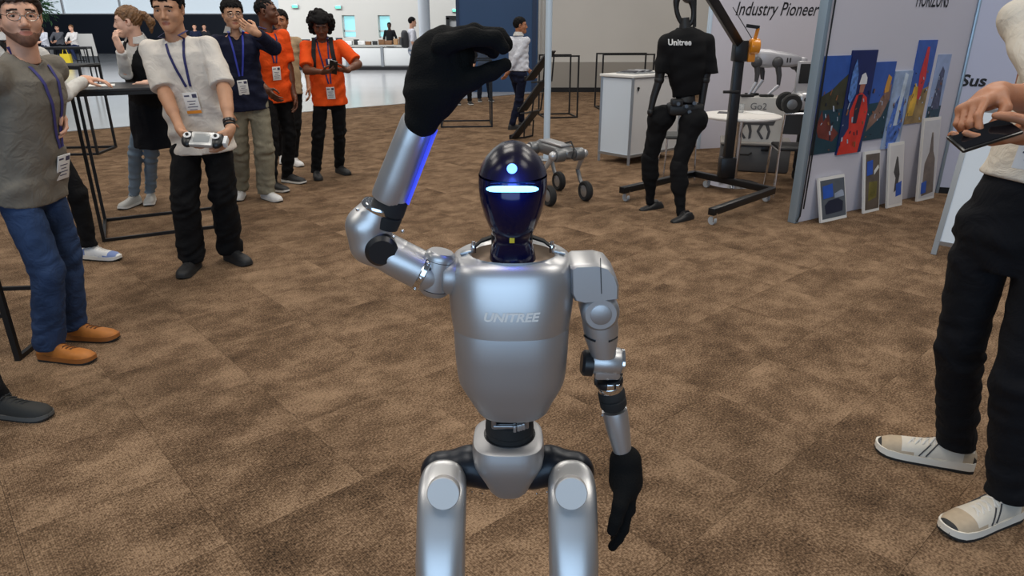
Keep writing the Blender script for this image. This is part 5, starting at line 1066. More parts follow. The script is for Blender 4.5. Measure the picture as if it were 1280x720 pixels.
DET = [pr_mat('fleck_dark', (30, 36, 52), .3, 30), pr_mat('fleck_light', (176, 186, 204), .3, 30), pr_mat('fleck_rust', (140, 92, 60), .3, 30)]; prng = random.Random(6)
def picture(name, px4, shapes, base, lay=0):
    q = [PW(*p) for p in px4]; u0 = (q[0][0]+q[3][0])/2; u1 = (q[1][0]+q[2][0])/2; w1 = (q[0][1]+q[1][1])/2; w0 = (q[2][1]+q[3][1])/2
    th = .006+.004*lay; ob = T.part(name, MB().prism([(u0, w0), (u1, w0), (u1, w1), (u0, w1)], pf, pu, UP, -th if np.cross(pu, UP)@pn < 0 else th), base, smooth=0)
    for i, m in enumerate(DET):
        fm = MB()
        for k in range(6):
            x, y, w_, h_, sk = prng.uniform(.03, .92), prng.uniform(.02, .62), prng.uniform(.02, .06), prng.uniform(.01, .06), prng.uniform(-.05, .05); fm.prism([(u0+(u1-u0)*min(.99, max(.01, x+a)), w0+(w1-w0)*(y+b)) for a, b in ((0, 0), (w_, 0), (w_+sk, h_), (sk, h_))], pf+pn*(th+.0006*(i+5)), pu, UP, (.001 if np.cross(pu, UP)@pn > 0 else -.001))
        dob = T.part('print_flecks', fm, m, ob, smooth=0); dob['kind'] = 'stuff'
    for i, (pn_, poly, m) in enumerate(shapes):
        T.part(pn_, MB().prism([(u0+(u1-u0)*a, w0+(w1-w0)*b) for a, b in poly], pf+pn*(th+.0006*i), pu, UP, (.0012 if np.cross(pu, UP)@pn > 0 else -.0012)), m, ob, smooth=0)
sky, sea, hill = pr_mat('sky', (50, 88, 168)), pr_mat('sea', (24, 62, 76)), pr_mat('hill', (62, 62, 44), .3)
wav = lambda y0, am, ph: [(x, y0+am*math.sin(x*7+ph)+am*.5*math.sin(x*17+ph)) for x in np.linspace(0, 1, 9)]
picture('photo_print', [(1031, 70), (1066, 69), (1043, 191), (1011, 193)], [('print_hill', [(0, .42)]+[(0, .58), (.2, .62), (.45, .66), (.7, .74), (1, .82)]+[(1, .42)], hill), ('print_sea', [(0, 0), (1, 0), (1, .46), (0, .46)], sea), ('print_ship', [(.05, .30), (.2, .18), (.75, .12), (.95, .2), (.6, .3), (.45, .42), (.3, .34), (.2, .46), (.12, .36)], pr_mat('rust', (112, 52, 44), .4))], sky, 0)
picture('photo_print', [(1065, 62), (1095, 63), (1075, 188), (1043, 195)], [('print_water', [(0, 0), (1, 0), (1, .5), (0, .5)], pr_mat('deepblue', (24, 46, 92))), ('print_coverall', [(.02, 0), (.85, 0), (.95, .25), (.98, .42), (.85, .55), (.62, .6), (.42, .58), (.25, .42), (.32, .26), (.1, .14)], pr_mat('coverall_red', (206, 52, 38), .2)), ('print_harness', [(.45, .3), (.6, .3), (.68, .58), (.5, .58), (.42, .45)], pr_mat('harness', (36, 34, 52))), ('print_face', [(.5, .6), (.66, .6), (.7, .68), (.5, .68)], pr_mat('face', (170, 110, 90))), ('print_helmet', [(.44, .68), (.74, .68), (.73, .74), (.62, .79), (.5, .77)], pr_mat('helmet', (224, 224, 226), .05)), ('print_spray', [(.08, .55), (.2, .5), (.36, .6), (.34, .78), (.2, .92), (.1, .8)], pr_mat('spray', (84, 124, 190), .5, 30))], pr_mat('navyblue', (22, 36, 92)), 2)
picture('photo_print', [(1093, 78), (1121, 76), (1101, 171), (1076, 178)], [('print_sea', [(0, 0), (1, 0), (1, .5), (0, .48)], sea), ('print_ship', [(.1, .12), (.7, .3), (.98, .52), (.95, .72), (.75, .62), (.55, .55), (.4, .4), (.15, .3)], pr_mat('ship', (136, 104, 88), .4)), ('print_buoy', [(.62, .6), (.85, .62), (.9, .8), (.72, .84)], pr_mat('buoy', (206, 150, 60)))], sky, 1)
picture('photo_print', [(1118, 90), (1142, 87), (1121, 178), (1099, 192)], [('print_machine', [(.2, 0), (.7, .02), (.9, .3), (.8, .6), (.6, .75), (.3, .6), (.1, .3)], pr_mat('machine', (70, 110, 190), .5, 22)), ('print_pipe', [(.4, .3), (.6, .3), (.75, .95), (.55, .98)], pr_mat('pipe', (196, 210, 224), .3))], pr_mat('paleblue', (150, 170, 200), .3), 2)
picture('photo_print', [(1146, 50), (1170, 50), (1152, 150), (1130, 158)], [('print_deck', [(0, 0), (1, 0), (1, .45), (0, .35)], pr_mat('deck', (150, 124, 74), .4)), ('print_yellow', [(.05, .1), (.4, .1), (.5, .42), (.2, .5)], pr_mat('yellow', (214, 170, 50), .3)), ('print_mast', [(.45, .3), (.6, .3), (.72, .55), (.62, .92), (.5, .92), (.35, .6)], pr_mat('mast_red', (206, 44, 40), .2))], sky, 1)
picture('photo_print', [(1170, 70), (1190, 66), (1172, 146), (1158, 150)], [('print_sea', [(0, 0), (1, 0), (1, .2), (0, .2)], sea), ('print_tower', [(.2, .15), (.85, .15), (.75, .5), (.7, .75), (.5, .82), (.35, .7), (.3, .45)], pr_mat('tower', (74, 78, 104), .4, 25))], pr_mat('hazeblue', (150, 168, 204)), 0)
BLUEP = pr_mat('badge_blue', (40, 84, 176))
for k, (tl, tr_, br_, bl, lab, shp, mm_) in enumerate([
    ((1025, 226), (1057, 217), (1057, 264), (1024, 276), 'printed board showing a dark van, leaning on picture wall', [('print_van', [(.15, .1), (.85, .12), (.9, .38), (.7, .48), (.3, .46), (.12, .34)], pr_mat('van', (28, 34, 54))), ('print_label', [(.08, .52), (.5, .55), (.5, .9), (.08, .86)], BLUEP), ('print_team', [(.55, .5), (.95, .52), (.93, .66), (.85, .7), (.55, .62)], pr_mat('team', (150, 160, 178)))], pr_mat('greyroad', (84, 90, 98))),
    ((1079, 194), (1098, 187), (1098, 252), (1078, 259), 'printed board with yellow and green machinery, leaning on picture wall', [('print_plant', [(.2, .15), (.8, .2), (.85, .5), (.25, .5)], pr_mat('plant', (112, 104, 44), .5)), ('print_label', [(.08, .62), (.5, .64), (.5, .9), (.08, .88)], BLUEP), ('print_flash', [(.6, .62), (.95, .74), (.9, .8), (.6, .7)], pr_mat('flash', (214, 214, 210)))], pr_mat('browngrey', (92, 82, 72), .3)),
    ((1118, 182), (1133, 178), (1128, 239), (1109, 245), 'white printed board with a hanging machine part, leaning on picture wall', [('print_part', [(.35, .2), (.6, .25), (.75, .5), (.6, .8), (.5, .82), (.3, .55), (.45, .45)], pr_mat('part', (70, 66, 62), .4)), ('print_label', [(.5, .12), (.92, .14), (.92, .38), (.5, .34)], BLUEP)], pr_mat('boardwhite', (206, 204, 204), .04)),
    ((1147, 153), (1168, 149), (1168, 231), (1146, 239), 'printed board showing a grey stone tower, leaning on picture wall', [('print_tower', [(.15, .02), (.9, .05), (.85, .5), (.7, .6), (.6, .85), (.52, .85), (.45, .6), (.2, .45)], pr_mat('stone', (112, 100, 90), .35)), ('print_label', [(.1, .05), (.42, .06), (.42, .22), (.1, .2)], BLUEP)], pr_mat('palegrey', (196, 196, 200), .05))]):
    pd_ = .10; ap = pf+pn*pd_; a = ONP(*bl, ap, pn); b = ONP(*br_, ap, pn); zt3 = ONP(*tl, ap, pn)[2]; L3 = abs((b-a)@pu); a2 = pa+pu*((a-pa)@pu)+pn*(.0255+pd_+.012); a2[2] = 0; bu_ = pu; upv = unit(UP*zt3-pn*(pd_*.93)); h3 = zt3*1.02
    nn_ = np.cross(bu_, upv); nn_ = nn_ if nn_@pn > 0 else -nn_
    TT = Thing('leaning_board', lab, 'board', a2+bu_*L3/2); ob = TT.part('board', MB().box(a2+bu_*L3/2+upv*h3/2, (L3, .018, h3), (bu_, nn_, upv)), mat('foam_board', srgb(222, 220, 216), .6), smooth=0)
    base = MB().box(a2+bu_*(L3/2+.006)+upv*h3*.5+nn_*.0095, (L3-.03, .0015, h3-.05), (bu_, nn_, upv)); po = TT.part('print', base, mm_, ob, smooth=0)
    for i, (n_, poly, m) in enumerate(shp): TT.part(n_, MB().prism([(.02+(L3-.03)*x, .03+(h3-.06)*y) for x, y in poly], a2+nn_*(.0105+.0005*i), bu_, upv, (.001 if np.cross(bu_, upv)@pn > 0 else -.001)), m, ob, smooth=0)
# neighbouring panel, text half hidden by the man with the phone
pd2 = unit(V3(.94, -.34, 0)); pn2 = unit(np.cross(pd2, UP)); T = Thing('exhibition_wall', 'pale lilac display panel with bold Sus lettering behind the phone user', 'panel', pc+pd2*.8)
pc = pc+pd2*.03-pn2*.0; T.part('board', MB().box(pc+pd2*.85+UP*1.25, (1.7, .05, 2.5), (pd2, -pn2, UP), .003), mat('panel_lilac', srgb(196, 200, 222), .55), smooth=0); T.part('edge_strip', MB().box(pc+UP*1.25+pn2*.01, (.025, .06, 2.5), (pd2, -pn2, UP), .004), mat('edge_aluminium', srgb(160, 180, 196), .35, .5))
o_ = ONP(1194, 107, pc+pn2*.026, pn2); T.part('lettering', text_mb('Sus', .145, o_+pd2*.03, pd2, UP, .003, shear=.12, bold=.004, xs=1.1), INK, smooth=0)
T.part('plinth', MB().box(pc+pd2*.85+UP*.03+pn2*.005, (1.7, .06, .06), (pd2, -pn2, UP)), BLK, smooth=0)
# ------------------------------------------------------------ the visitors
def yw(a, b):
    v = np.array(b)-np.array(a); return math.degrees(math.atan2(v[0], -v[1]))
HB_ = mat('hair_brown', srgb(44, 28, 20), .75, var=.3, vscale=40); HK = mat('hair_black', (.006, .005, .005), .8, var=.3, vscale=40, spec=.2); HBL = mat('hair_dark_blond', srgb(112, 78, 46), .55, var=.3, vscale=40)
LANY = mat('lanyard_navy', srgb(36, 38, 92), .7, var=.3, vscale=60); LANB = mat('lanyard_blue', srgb(50, 62, 168), .7)
BT = cloth('black_trousers', (16, 16, 18), .9, .1); SB = mat('shoe_black', (.014, .014, .015), .6); SW = mat('shoe_white', srgb(222, 222, 222), .6, var=.04, vscale=30); SOLE = mat('sole_white', srgb(226, 224, 218), .6); LW = mat('lace_white', srgb(214, 210, 204), .8); LB_ = mat('lace_black', (.02, .02, .02), .8)
SH_BLACK = dict(upper=SB, sole=mat('sole_dark', (.02, .02, .02), .7), lace=LB_); SH_WHITE = dict(upper=SW, sole=SOLE, lace=LW); SH_BW = dict(upper=SB, sole=SOLE, lace=LB_)
# 1 man in grey t-shirt, glasses, jeans, tan shoes
a, b = FL(66, 449), FL(95, 424)
TAN = dict(upper=mat('shoe_tan', srgb(182, 112, 44), .6, var=.12, vscale=30), sole=mat('sole_tan', srgb(150, 92, 40), .6), lace=mat('lace_brown', srgb(96, 56, 24), .8), sole_h=.034, L=.305, high=.02)
J1 = person('bearded man in grey t-shirt, blue jeans and tan lace-up shoes', 1.70, [(a[0], a[1], 82), (b[0], b[1], 88)], 86, 42, 4, lean=(.145, -.03), pelvis=AT(34, 225, 3.12)[:2], wrists={-1: AT(-30, 205, 2.92), 1: AT(66, 130, 3.22)}, elbow={1: V3(-1, .3, -.5)}, hand={1: dict(d=(.35, -.1, -.9), n=(-.4, -.9, 0), curl=.5)},
    top=dict(mat=cloth('grey_tshirt', (122, 116, 106)), sleeve=.80, hem=.84, w=1.06, d=1.12, fold=.010, sr=(.064, .066, .06, .05)), bottom=dict(mat=mat('blue_denim', srgb(46, 64, 96), .85, var=.4, vscale=7, bump=.3, bscale=260, spec=.2, wrinkle=.35), w=1.0, kr=.075, ar=.070, hem=.065, fold=.007, name='jeans'), shoes=TAN,
    hair=dict(kind='mop', mat=HB_, t=.016, line=.012), beard=mat('beard_brown', srgb(112, 76, 58), .7, var=.3, vscale=60), glasses=mat('wire_frame', (.35, .33, .3), .25, .9), skin='light', q=1, width=1.06, lanyard=dict(mat=mat('lanyard_violet', srgb(64, 62, 128), .7), x=.06, z=1.09), seed=3, smile=True)
# a visitor standing just outside the frame: only the dark shoe is in view
a = FL(68, 522)
person('visitor in dark grey trousers and black running shoes beside bar stool', 1.72, [(a[0]-.42, a[1]-.22, 82), (a[0]-.245, a[1]+.02, 84)], 84, 60, 0, pelvis=(a[0]-.55, a[1]-.05), lean=(-.1, 0), wrists={-1: V3(a[0]-.75, a[1]-.25, .95), 1: V3(a[0]-.75, a[1]+.2, .95)}, top=dict(mat=cloth('charcoal_top', (60, 62, 66)), sleeve=1.9, name='sweater'), bottom=dict(mat=BT), shoes=dict(upper=mat('shoe_charcoal', srgb(40, 40, 38), .75, bump=.3, bscale=300), sole=mat('sole_grey', srgb(86, 86, 84), .7), lace=LB_, L=.31), hair=dict(kind='short', mat=HB_), skin='light', q=3, seed=5)
# 2 waiter-like visitor behind him: white sleeves, black vest
a = FL(116, 324)
J2 = person('person in white shirt and black vest resting one arm on bar table', 1.72, [(a[0]-.1, a[1]-.28, 78), (a[0], a[1], 84)], 70, 60, 8, lean=(-.02, .06), pelvis=AT(48, 200, 4.5)[:2], wrists={1: AT(106, 99, 5.05), -1: AT(30, 190, 4.35)}, elbow={1: V3(.1, .1, -1)}, hand={1: dict(d=(.9, .25, -.05), n=(0, 0, -1), curl=.35)},
    top=dict(mat=cloth('white_shirt', (206, 204, 200)), sleeve=1.9, collar=cloth('white_shirt', (206, 204, 200)), name='shirt'), vest=dict(mat=cloth('black_vest', (20, 20, 22))), bottom=dict(mat=BT, w=.9, hem=.10), shoes=dict(upper=SW, panel=mat('shoe_blue', srgb(120, 140, 190), .6), panels=True, sole=SOLE, lace=LW, sole_h=.034), hair=dict(kind='short', mat=HB_), skin='light', q=2, seed=8, width=.95)
# 3 woman with ponytail
a, b = FL(170, 256), FL(190, 252)
J3 = person('woman with ponytail, white shirt and dark skirt, chin on hand', 1.70, [(a[0], a[1], -10), (b[0], b[1], 18)], -22, -68, 6, lean=(.07, -.15), pelvis=AT(190, 150, 6.08)[:2], wrists={-1: AT(150, 60, 5.66), 1: AT(186, 104, 5.62)}, elbow={-1: V3(.0, -.1, -1), 1: V3(.6, .2, -.6)}, hand={-1: dict(d=(-.25, 0, .95), n=(.5, .85, 0), curl=.75), 1: dict(d=(-1, 0, 0), n=(0, 0, -1))},
    top=dict(mat=MATS['white_shirt'], sleeve=1.88, collar=MATS['white_shirt'], name='shirt', hem=.9), vest=dict(mat=MATS['black_vest'], hem=.9), bottom=dict(mat=mat('grey_blue_jeans', srgb(118, 134, 148), .85, var=.15, vscale=9, bump=.2, bscale=200), w=.92, kr=.066, ar=.05, apron=cloth('black_skirt', (20, 22, 28)), apron_len=.34, name='jeans', hem=.09), shoes=dict(upper=mat('shoe_pale_grey', srgb(186, 184, 178), .6), sole=SOLE, lace=LW),
    hair=dict(kind='ponytail', mat=HBL, t=.008, line=.01), skin='pale', q=1, seed=12, width=.88)
# 4 man in white t-shirt with remote control
a, b = FL(243, 336), FL(290, 325)
J4 = person('man in white t-shirt and black trousers holding a remote control', 1.765, [(a[0], a[1], 2), (b[0], b[1], 52)], 4, 6, 12, lean=(-.035, -.04), pelvis=AT(257, 205, 4.42)[:2], wrists={-1: AT(229, 170, 4.10), 1: AT(289, 166, 4.12)}, elbow={-1: V3(-.75, .9, -.3), 1: V3(.6, .9, -.3)}, hand={-1: dict(d=(.55, -.35, -.7), n=(.75, .3, .5), curl=.42, thumb=.5), 1: dict(d=(-.35, -.35, -.8), n=(-.8, .35, .45), curl=.42, thumb=.5)},
    top=dict(mat=cloth('white_tshirt', (216, 208, 198)), sleeve=.88, hem=.80, w=1.10, d=1.10, fold=.011, sr=(.056, .070, .06, .05)), bottom=dict(mat=BT, w=1.08, kr=.080, ar=.078, hem=.055, fold=.014), shoes=SH_BLACK, hair=dict(kind='short', mat=HK, t=.012), skin='asian', q=1, lanyard=dict(mat=LANY, x=.045, z=1.20, stripe=mat('badge_orange', srgb(222, 140, 40), .6)), seed=21, width=1.03)
wr = J4['wr'][1]; e_ = J4['elb'][1]; dv = unit(e_-wr); J4['P'].part('wristband', MB().lathe([(.031, -.008), (.034, -.006), (.034, .006), (.031, .008)], wr+dv*.03, dv, 20), RUB); J4['P'].part('watch', MB().lathe([(.032, -.011), (.036, -.008), (.036, .008), (.032, .011)], wr+dv*.055, dv, 20), mat('watch_dark', (.02, .02, .022), .3))
cL, cR = J4['wr'][-1]+unit((.55, -.35, -.7))*.10+V3(.012, -.02, .022), J4['wr'][1]+unit((-.35, -.35, -.8))*.10+V3(-.012, -.02, .022); cx_ = unit(cR-cL); cc = (cL+cR)/2
cz_ = V3(0, -.62, .78); cz_ = unit(cz_-cx_*(cz_@cx_)); cy_ = np.cross(cz_, cx_); cc = cc+V3(0, -.03, .012)
T = Thing('remote_control', 'silver and black game-style remote control held in both hands', 'controller', cc); wd = np.linalg.norm(cR-cL)
T.part('centre_body', MB().box(cc, (wd*.78, .105, .03), (cx_, cy_, cz_), .01), mat('controller_silver', (.55, .55, .54), .35, .3)); T.part('screen', MB().box(cc+cz_*.016, (wd*.52, .06, .004), (cx_, cy_, cz_), .001), mat('controller_screen', (.30, .31, .31), .2))
for s_, c in ((-1, cL), (1, cR)):
    T.part('grip', MB().ell(c-cx_*s_*.004+V3(0, -.02, .01), (.040, .060, .028), (cx_, cy_, cz_)), DARK); T.part('thumb_ring', MB().lathe([(.012, 0), (.022, 0), (.022, .004), (.012, .004)], c+cz_*.034-cx_*s_*.006+V3(0, -.02, .01), cz_, 20), SW); T.part('stick', MB().cyl(c+cz_*.030-cx_*s_*.006+V3(0, -.02, .01), c+cz_*.046-cx_*s_*.006+V3(0, -.02, .01), .009, n=12), BLK)
T.part('side_wing', MB().box(cR+cx_*.042+V3(0, -.02, .005), (.022, .06, .04), (cx_, cy_, cz_), .004), SW)
# 5 man in navy sweater, hand on mouth
a, b = FL(302, 246), FL(334, 249)
J5 = person('man in navy sweater and khaki trousers covering his mouth', 1.77, [(a[0], a[1], 10), (b[0], b[1], 52)], 28, 30, 8, lean=(-.02, -.03), pelvis=AT(311, 140, 6.4)[:2], wrists={1: AT(321, 41, 6.02), -1: AT(290, 165, 6.3)}, elbow={1: V3(1, .1, -.75)}, hand={1: dict(d=(-.85, .0, .5), n=(-.1, 1, .1), curl=.35)},
    top=dict(mat=cloth('navy_sweater', (22, 26, 48)), sleeve=1.92, collar=mat('shirt_grey_collar', srgb(168, 164, 160), .8), name='sweater', w=1.04, d=1.05, vneck=True, sr=(.064, .064, .060, .048)), bottom=dict(mat=cloth('khaki_trousers', (138, 132, 114), .9, .15), w=1.06, kr=.083, ar=.08, hem=.06, fold=.013), shoes=SH_WHITE, hair=dict(kind='short', mat=HK, t=.016), glasses=mat('wire_frame', (.35, .33, .3), .25, .9), skin='asian', q=1, lanyard=dict(mat=LANB, x=-.03, z=1.13), seed=31)
# 6 man in orange, looking away
a, b = FL(340, 238), FL(360, 228)
J6 = person('man in orange t-shirt with cropped hair looking sideways', 1.80, [(a[0], a[1], 62), (b[0], b[1], 70)], 48, 92, 0, lean=(.0, -.02), pelvis=AT(343, 118, 7.15)[:2], wrists={-1: AT(334, 112, 6.85), 1: AT(368, 122, 7.2)}, elbow={-1: V3(-1, .3, -.4)},
    top=dict(mat=cloth('orange_tshirt', (236, 84, 24)), sleeve=.82, hem=.82, w=1.04, d=1.05, fold=.011, sr=(.064, .070, .06, .05)), bottom=dict(mat=BT, w=1.05, hem=.06), shoes=SH_BW, hair=dict(kind='buzz', mat=HK, t=.003), skin='brown', q=1, lanyard=dict(mat=LANY, x=-.02, z=1.18), seed=41)
# 7 visitor behind him
a = FL(368, 206)
J7 = person('visitor in beige top and white shoes behind the man in orange', 1.72, [(a[0]-.2, a[1]+.2, 20), (a[0], a[1], 40)], 20, 5, 4, pelvis=AT(361, 112, 8.25)[:2], top=dict(mat=cloth('beige_top', (176, 152, 120)), sleeve=1.0), bottom=dict(mat=BT, w=.95), shoes=SH_WHITE, hair=dict(kind='short', mat=HK), skin='tan', q=2, seed=51, width=.92)
# 8 woman in orange with curly hair, phone
a, b = FL(396, 222), FL(425, 216)
def logo(P, to, nb, pel, ax, lat, fr, s, bvh):
    for nm, u, z, w_, h_, m in (('shirt_emblem', .055, 1.27, .075, .07, mat('emblem_navy', srgb(40, 44, 96), .7)), ('shirt_letters', .05, 1.275, .02, .05, SOLE), ('shirt_letters', .075, 1.275, .02, .05, SOLE)):
        o = pel+ax*(z*s-pel[2])+lat*u*s+fr*.6; h = bvh.ray_cast(Vector(o), Vector(-fr)); c = np.array(h[0])+fr*.004 if h[0] else o-fr*.45
        n_ = unit(np.array(h[1])*.5+fr) if h[0] else fr; lt = unit(lat-n_*(lat@n_)); P.part(nm, MB().box(c+n_*(.002 if nm == 'shirt_letters' else 0), (w_*s, .008, h_*s), (lt, n_, np.cross(lt, n_)), .002), m, to)
J8 = person('woman with black curly hair in orange t-shirt looking at phone', 1.69, [(a[0], a[1], 22), (b[0], b[1], 42)], 10, 14, 26, lean=(-.01, -.03), pelvis=AT(412, 124, 7.4)[:2], wrists={-1: AT(404, 90, 7.02), 1: AT(434, 88, 7.05)}, elbow={-1: V3(-1, .3, -.6), 1: V3(1, .3, -.6)}, hand={-1: dict(d=(.9, -.3, .1), n=(.1, .3, .9), curl=.5), 1: dict(d=(-.8, -.4, .1), n=(-.1, .3, .9), curl=.5)},
    top=dict(mat=MATS['orange_tshirt'], sleeve=.84, hem=.82, w=1.06, d=1.06, print=logo, sr=(.062, .07, .06, .05)), bottom=dict(mat=BT, w=1.0, hem=.06), shoes=SH_BLACK, hair=dict(kind='curly', mat=HK, t=.03), skin='brown', q=1, lanyard=dict(mat=LANY, x=.03, z=1.04), seed=61, width=1.02)
def phone(label, c, ux, uy, sc=1.0):
    ux = unit(ux); uy = unit(np.array(uy)-ux*(np.array(uy)@ux)); uz = np.cross(ux, uy); c = np.array(c, float); T = Thing('phone', label, 'phone', c)
    T.part('case', MB().box(c, (.155*sc, .078*sc, .011*sc), (ux, uy, uz), .005), mat('phone_black', (.008, .008, .009), .3, coat=.3)); sg = 1 if uz[2] > 0 else -1
    T.part('screen', MB().box(c+uz*sg*.006*sc, (.142*sc, .068*sc, .0015), (ux, uy, uz)), mat('phone_glass', (.006, .006, .008), .08)); T.part('camera_bump', MB().box(c-uz*sg*.007*sc+ux*.055*sc+uy*.018*sc, (.03*sc, .03*sc, .004), (ux, uy, uz), .002), mat('phone_lens', (.02, .02, .022), .15)); return T
phone('black phone in the hands of the curly-haired woman', (J8['wr'][-1]+J8['wr'][1])/2+V3(.0, -.06, .04), (.25, -.5, .8), (1, 0, 0))
# backpack worn by her
def backpack(label, J, m, sc=1.0, straps=True):
    nb, ax, lat, fr, s = J['nb'], J['ax'], J['lat'], J['fr'], J['s']; c = nb-ax*.27*s-fr*.20*s; T = Thing('backpack', label, 'backpack', c)
    T.part('main_bag', MB().rings([[c+lat*w_*math.copysign(abs(math.cos(k))**.6, math.cos(k))-fr*(d_*math.copysign(abs(math.sin(k))**.6, math.sin(k)))+ax*z for k in [2*math.pi*j/20 for j in range(20)]] for z, w_, d_ in ((-.24*sc, .10, .05), (-.22*sc, .14, .085), (0, .15, .09), (.15*sc, .14, .08), (.21*sc, .10, .05), (.22*sc, .05, .02))]), m, smooth=50)
    T.part('pocket', MB().box(c-fr*.095-ax*.07, (.22, .05, .20), (lat, fr, ax), .02), m)
    if straps:
        for sg in (-1, 1):
            pts = []
            for t in np.linspace(0, 1, 9): h = J['bvh'].ray_cast(Vector(nb+lat*sg*(.085+.03*t)*s-ax*(.02+.30*t)*s+fr*.6), Vector(-fr)); pts.append((np.array(h[0]) if h[0] else nb+lat*sg*.1)+fr*.006)
            pts = [nb+lat*sg*.085*s-fr*.12*s-ax*.03, nb+lat*sg*.085*s+ax*.012*s]+pts
            T.part('shoulder_strap', MB().strip(pts, [unit(fr+ax*.3)]*len(pts), [lat]*len(pts), .022*s, .006), m)
    return T
backpack('black backpack worn by the curly-haired woman in orange', J8, mat('pack_black', (.010, .010, .011), .8))
# 9 man in white shirt walking away
a, b = FL(640, 162), FL(652, 158)
J9 = person('man in white shirt and navy trousers seen from behind', 1.68, [(a[0], a[1], 120), (b[0], b[1], 140)], 138, 92, 2, pelvis=AT(648, 90, 11.1)[:2], wrists={-1: AT(631, 97, 11.0), 1: AT(664, 93, 11.2)}, top=dict(mat=cloth('pale_shirt', (212, 214, 222)), sleeve=1.92, collar=MATS['white_shirt'], name='shirt', hem=.96, w=1.08), bottom=dict(mat=cloth('navy_trousers', (20, 26, 48)), w=1.0), shoes=SH_BLACK, hair=dict(kind='short', mat=HK), skin='tan', q=2, seed=71)
# 10 pair in dark trousers behind the raised hand
for k, (px, lab, m, y2) in enumerate([(580, 'visitor in black jacket and black trousers near the blue wall', cloth('black_jacket', (26, 26, 30)), 25), (606, 'visitor in grey blue jacket near the blue wall holding paper', cloth('slate_jacket', (72, 84, 104)), -25)]):
    p = FL(px, 131-4*k); Jk = person(lab, 1.54, [(p[0]-.12, p[1], 10), (p[0]+.12, p[1]+.05, 20)], y2, y2, 5, wrists={1: V3(p[0]+.12, p[1]-.35, 1.12)} if k else {}, elbow={1: V3(.6, .2, -1)}, top=dict(mat=m, sleeve=1.9, name='jacket'), bottom=dict(mat=cloth('dark_jeans', (24, 30, 44)) if k else BT), shoes=SH_BW, hair=dict(kind='short', mat=HK), skin='light', q=3, seed=80+k)
    if k: c = Jk['wr'][1]+V3(.02, -.09, .02); single('paper_sheet', MB().box(c, (.21, .006, .28), (unit((1, .1, .3)), V3(0, 1, 0), unit((-.3, 0, 1)))), PAPER, 'sheet of white paper held by the visitor in grey blue jacket', 'paper', c)
# 11 visitor with backpack in the lobby
p = AT(517, 104, 20.0)
J11 = person('man in white shirt wearing a backpack in the lobby', 1.80, [(p[0]-.08, 20.0, 110), (p[0]+.1, 20.1, 110)], 112, 112, 4, top=dict(mat=MATS['pale_shirt'], sleeve=1.0), bottom=dict(mat=cloth('light_jeans', (128, 146, 168)), name='jeans'), shoes=SH_WHITE, hair=dict(kind='short', mat=HK), skin='light', q=3, seed=90)
backpack('black and grey backpack on the man in the lobby', J11, mat('pack_grey', (.03, .032, .036), .7), straps=False)
p = AT(490, 90, 29.6); person('attendant in black suit standing behind the lobby counter', 1.72, [(p[0]-.1, 29.6, 0), (p[0]+.1, 29.6, 0)], 0, 0, 0, top=dict(mat=MATS['black_jacket'], sleeve=1.9, name='jacket'), bottom=dict(mat=BT), shoes=SH_BLACK, hair=dict(kind='short', mat=HK), skin='dark', q=3, seed=91)
for k, (px, lab) in enumerate([(247, 'distant visitor in navy coat standing in the far lobby'), (259, 'distant visitor in charcoal coat standing in the far lobby')]):
    p = AT(px, 60, 31+k); person(lab, 1.68, [(p[0]-.1, 31+k, 0), (p[0]+.1, 31+k, 0)], 10-20*k, 30, 0, top=dict(mat=cloth(('navy_coat', 'charcoal_coat')[k], ((26, 34, 58), (40, 42, 46))[k]), sleeve=1.9, name='coat', hem=.7), bottom=dict(mat=BT), shoes=SH_BLACK, hair=dict(kind='short', mat=HK), skin='light', q=3, seed=95+k)
# 12 seated visitors on high stools far left
SEAT = [(60, 'seated visitor in pale shirt and navy trousers on a lobby stool', 'pale_shirt', (206, 214, 226), (26, 34, 62), HK, -30), (79, 'seated visitor with dark hair in grey jacket on a lobby stool', 'grey_jacket', (96, 98, 104), (22, 24, 30), HK, 20), (97, 'seated visitor in white blouse and blue skirt on a lobby stool', 'white_blouse', (226, 222, 218), (36, 46, 78), HBL, -10)]
for k, (px, lab, mn, c1_, c2_, hm_, y2) in enumerate(SEAT):
    Y = (30, 31.6, 30.4)[k]; p = AT(px, 70, Y); fx_ = p[0]
    person(lab, 1.72, [(fx_-.12, Y-.36, y2, .24), (fx_+.12, Y-.36, y2, .24)], y2*.4, y2, 6, pelvis=(fx_, Y), seat=.74, wrists={1: V3(fx_+.1, Y-.42, 1.0), -1: V3(fx_-.12, Y-.40, .98)}, elbow={1: V3(1, 0, -.6), -1: V3(-1, 0, -.6)}, top=dict(mat=cloth(mn, c1_), sleeve=1.9, name='shirt'), bottom=dict(mat=cloth('seat_trousers%d' % k, c2_)), hair=dict(kind='short', mat=hm_), skin='light', q=3, seed=100+k)
    st_ = stool('black bar stool under the seated visitor in %s' % ('pale shirt', 'grey jacket', 'white blouse')[k], (fx_, Y+.04, 0), 0, .76)
p = FL(48, 76); bar_table('black bar table in front of the seated lobby visitors', (p[0], 29.0, 0), 0, 1.2, .7, 1.04, .04)
p = AT(83, 74, 29.2); T = Thing('tote_bag', 'yellow tote bag on the floor beside the seated visitors', 'bag', (p[0], 29.2, 0)); T.part('bag_body', MB().rings([[V3(p[0]+x*w_, 29.2+y*.07, z) for x, y in ((-1, -1), (1, -1), (1, 1), (-1, 1))] for z, w_ in ((0, .17), (.2, .2), (.55, .19))]), mat('tote_yellow', srgb(216, 190, 40), .7)); T.part('bag_handle', MB().tube([V3(p[0]-.1, 29.2, .55), V3(p[0]-.06, 29.2, .72), V3(p[0]+.06, 29.2, .72), V3(p[0]+.1, 29.2, .55)], .014, 6), MATS['tote_yellow'])
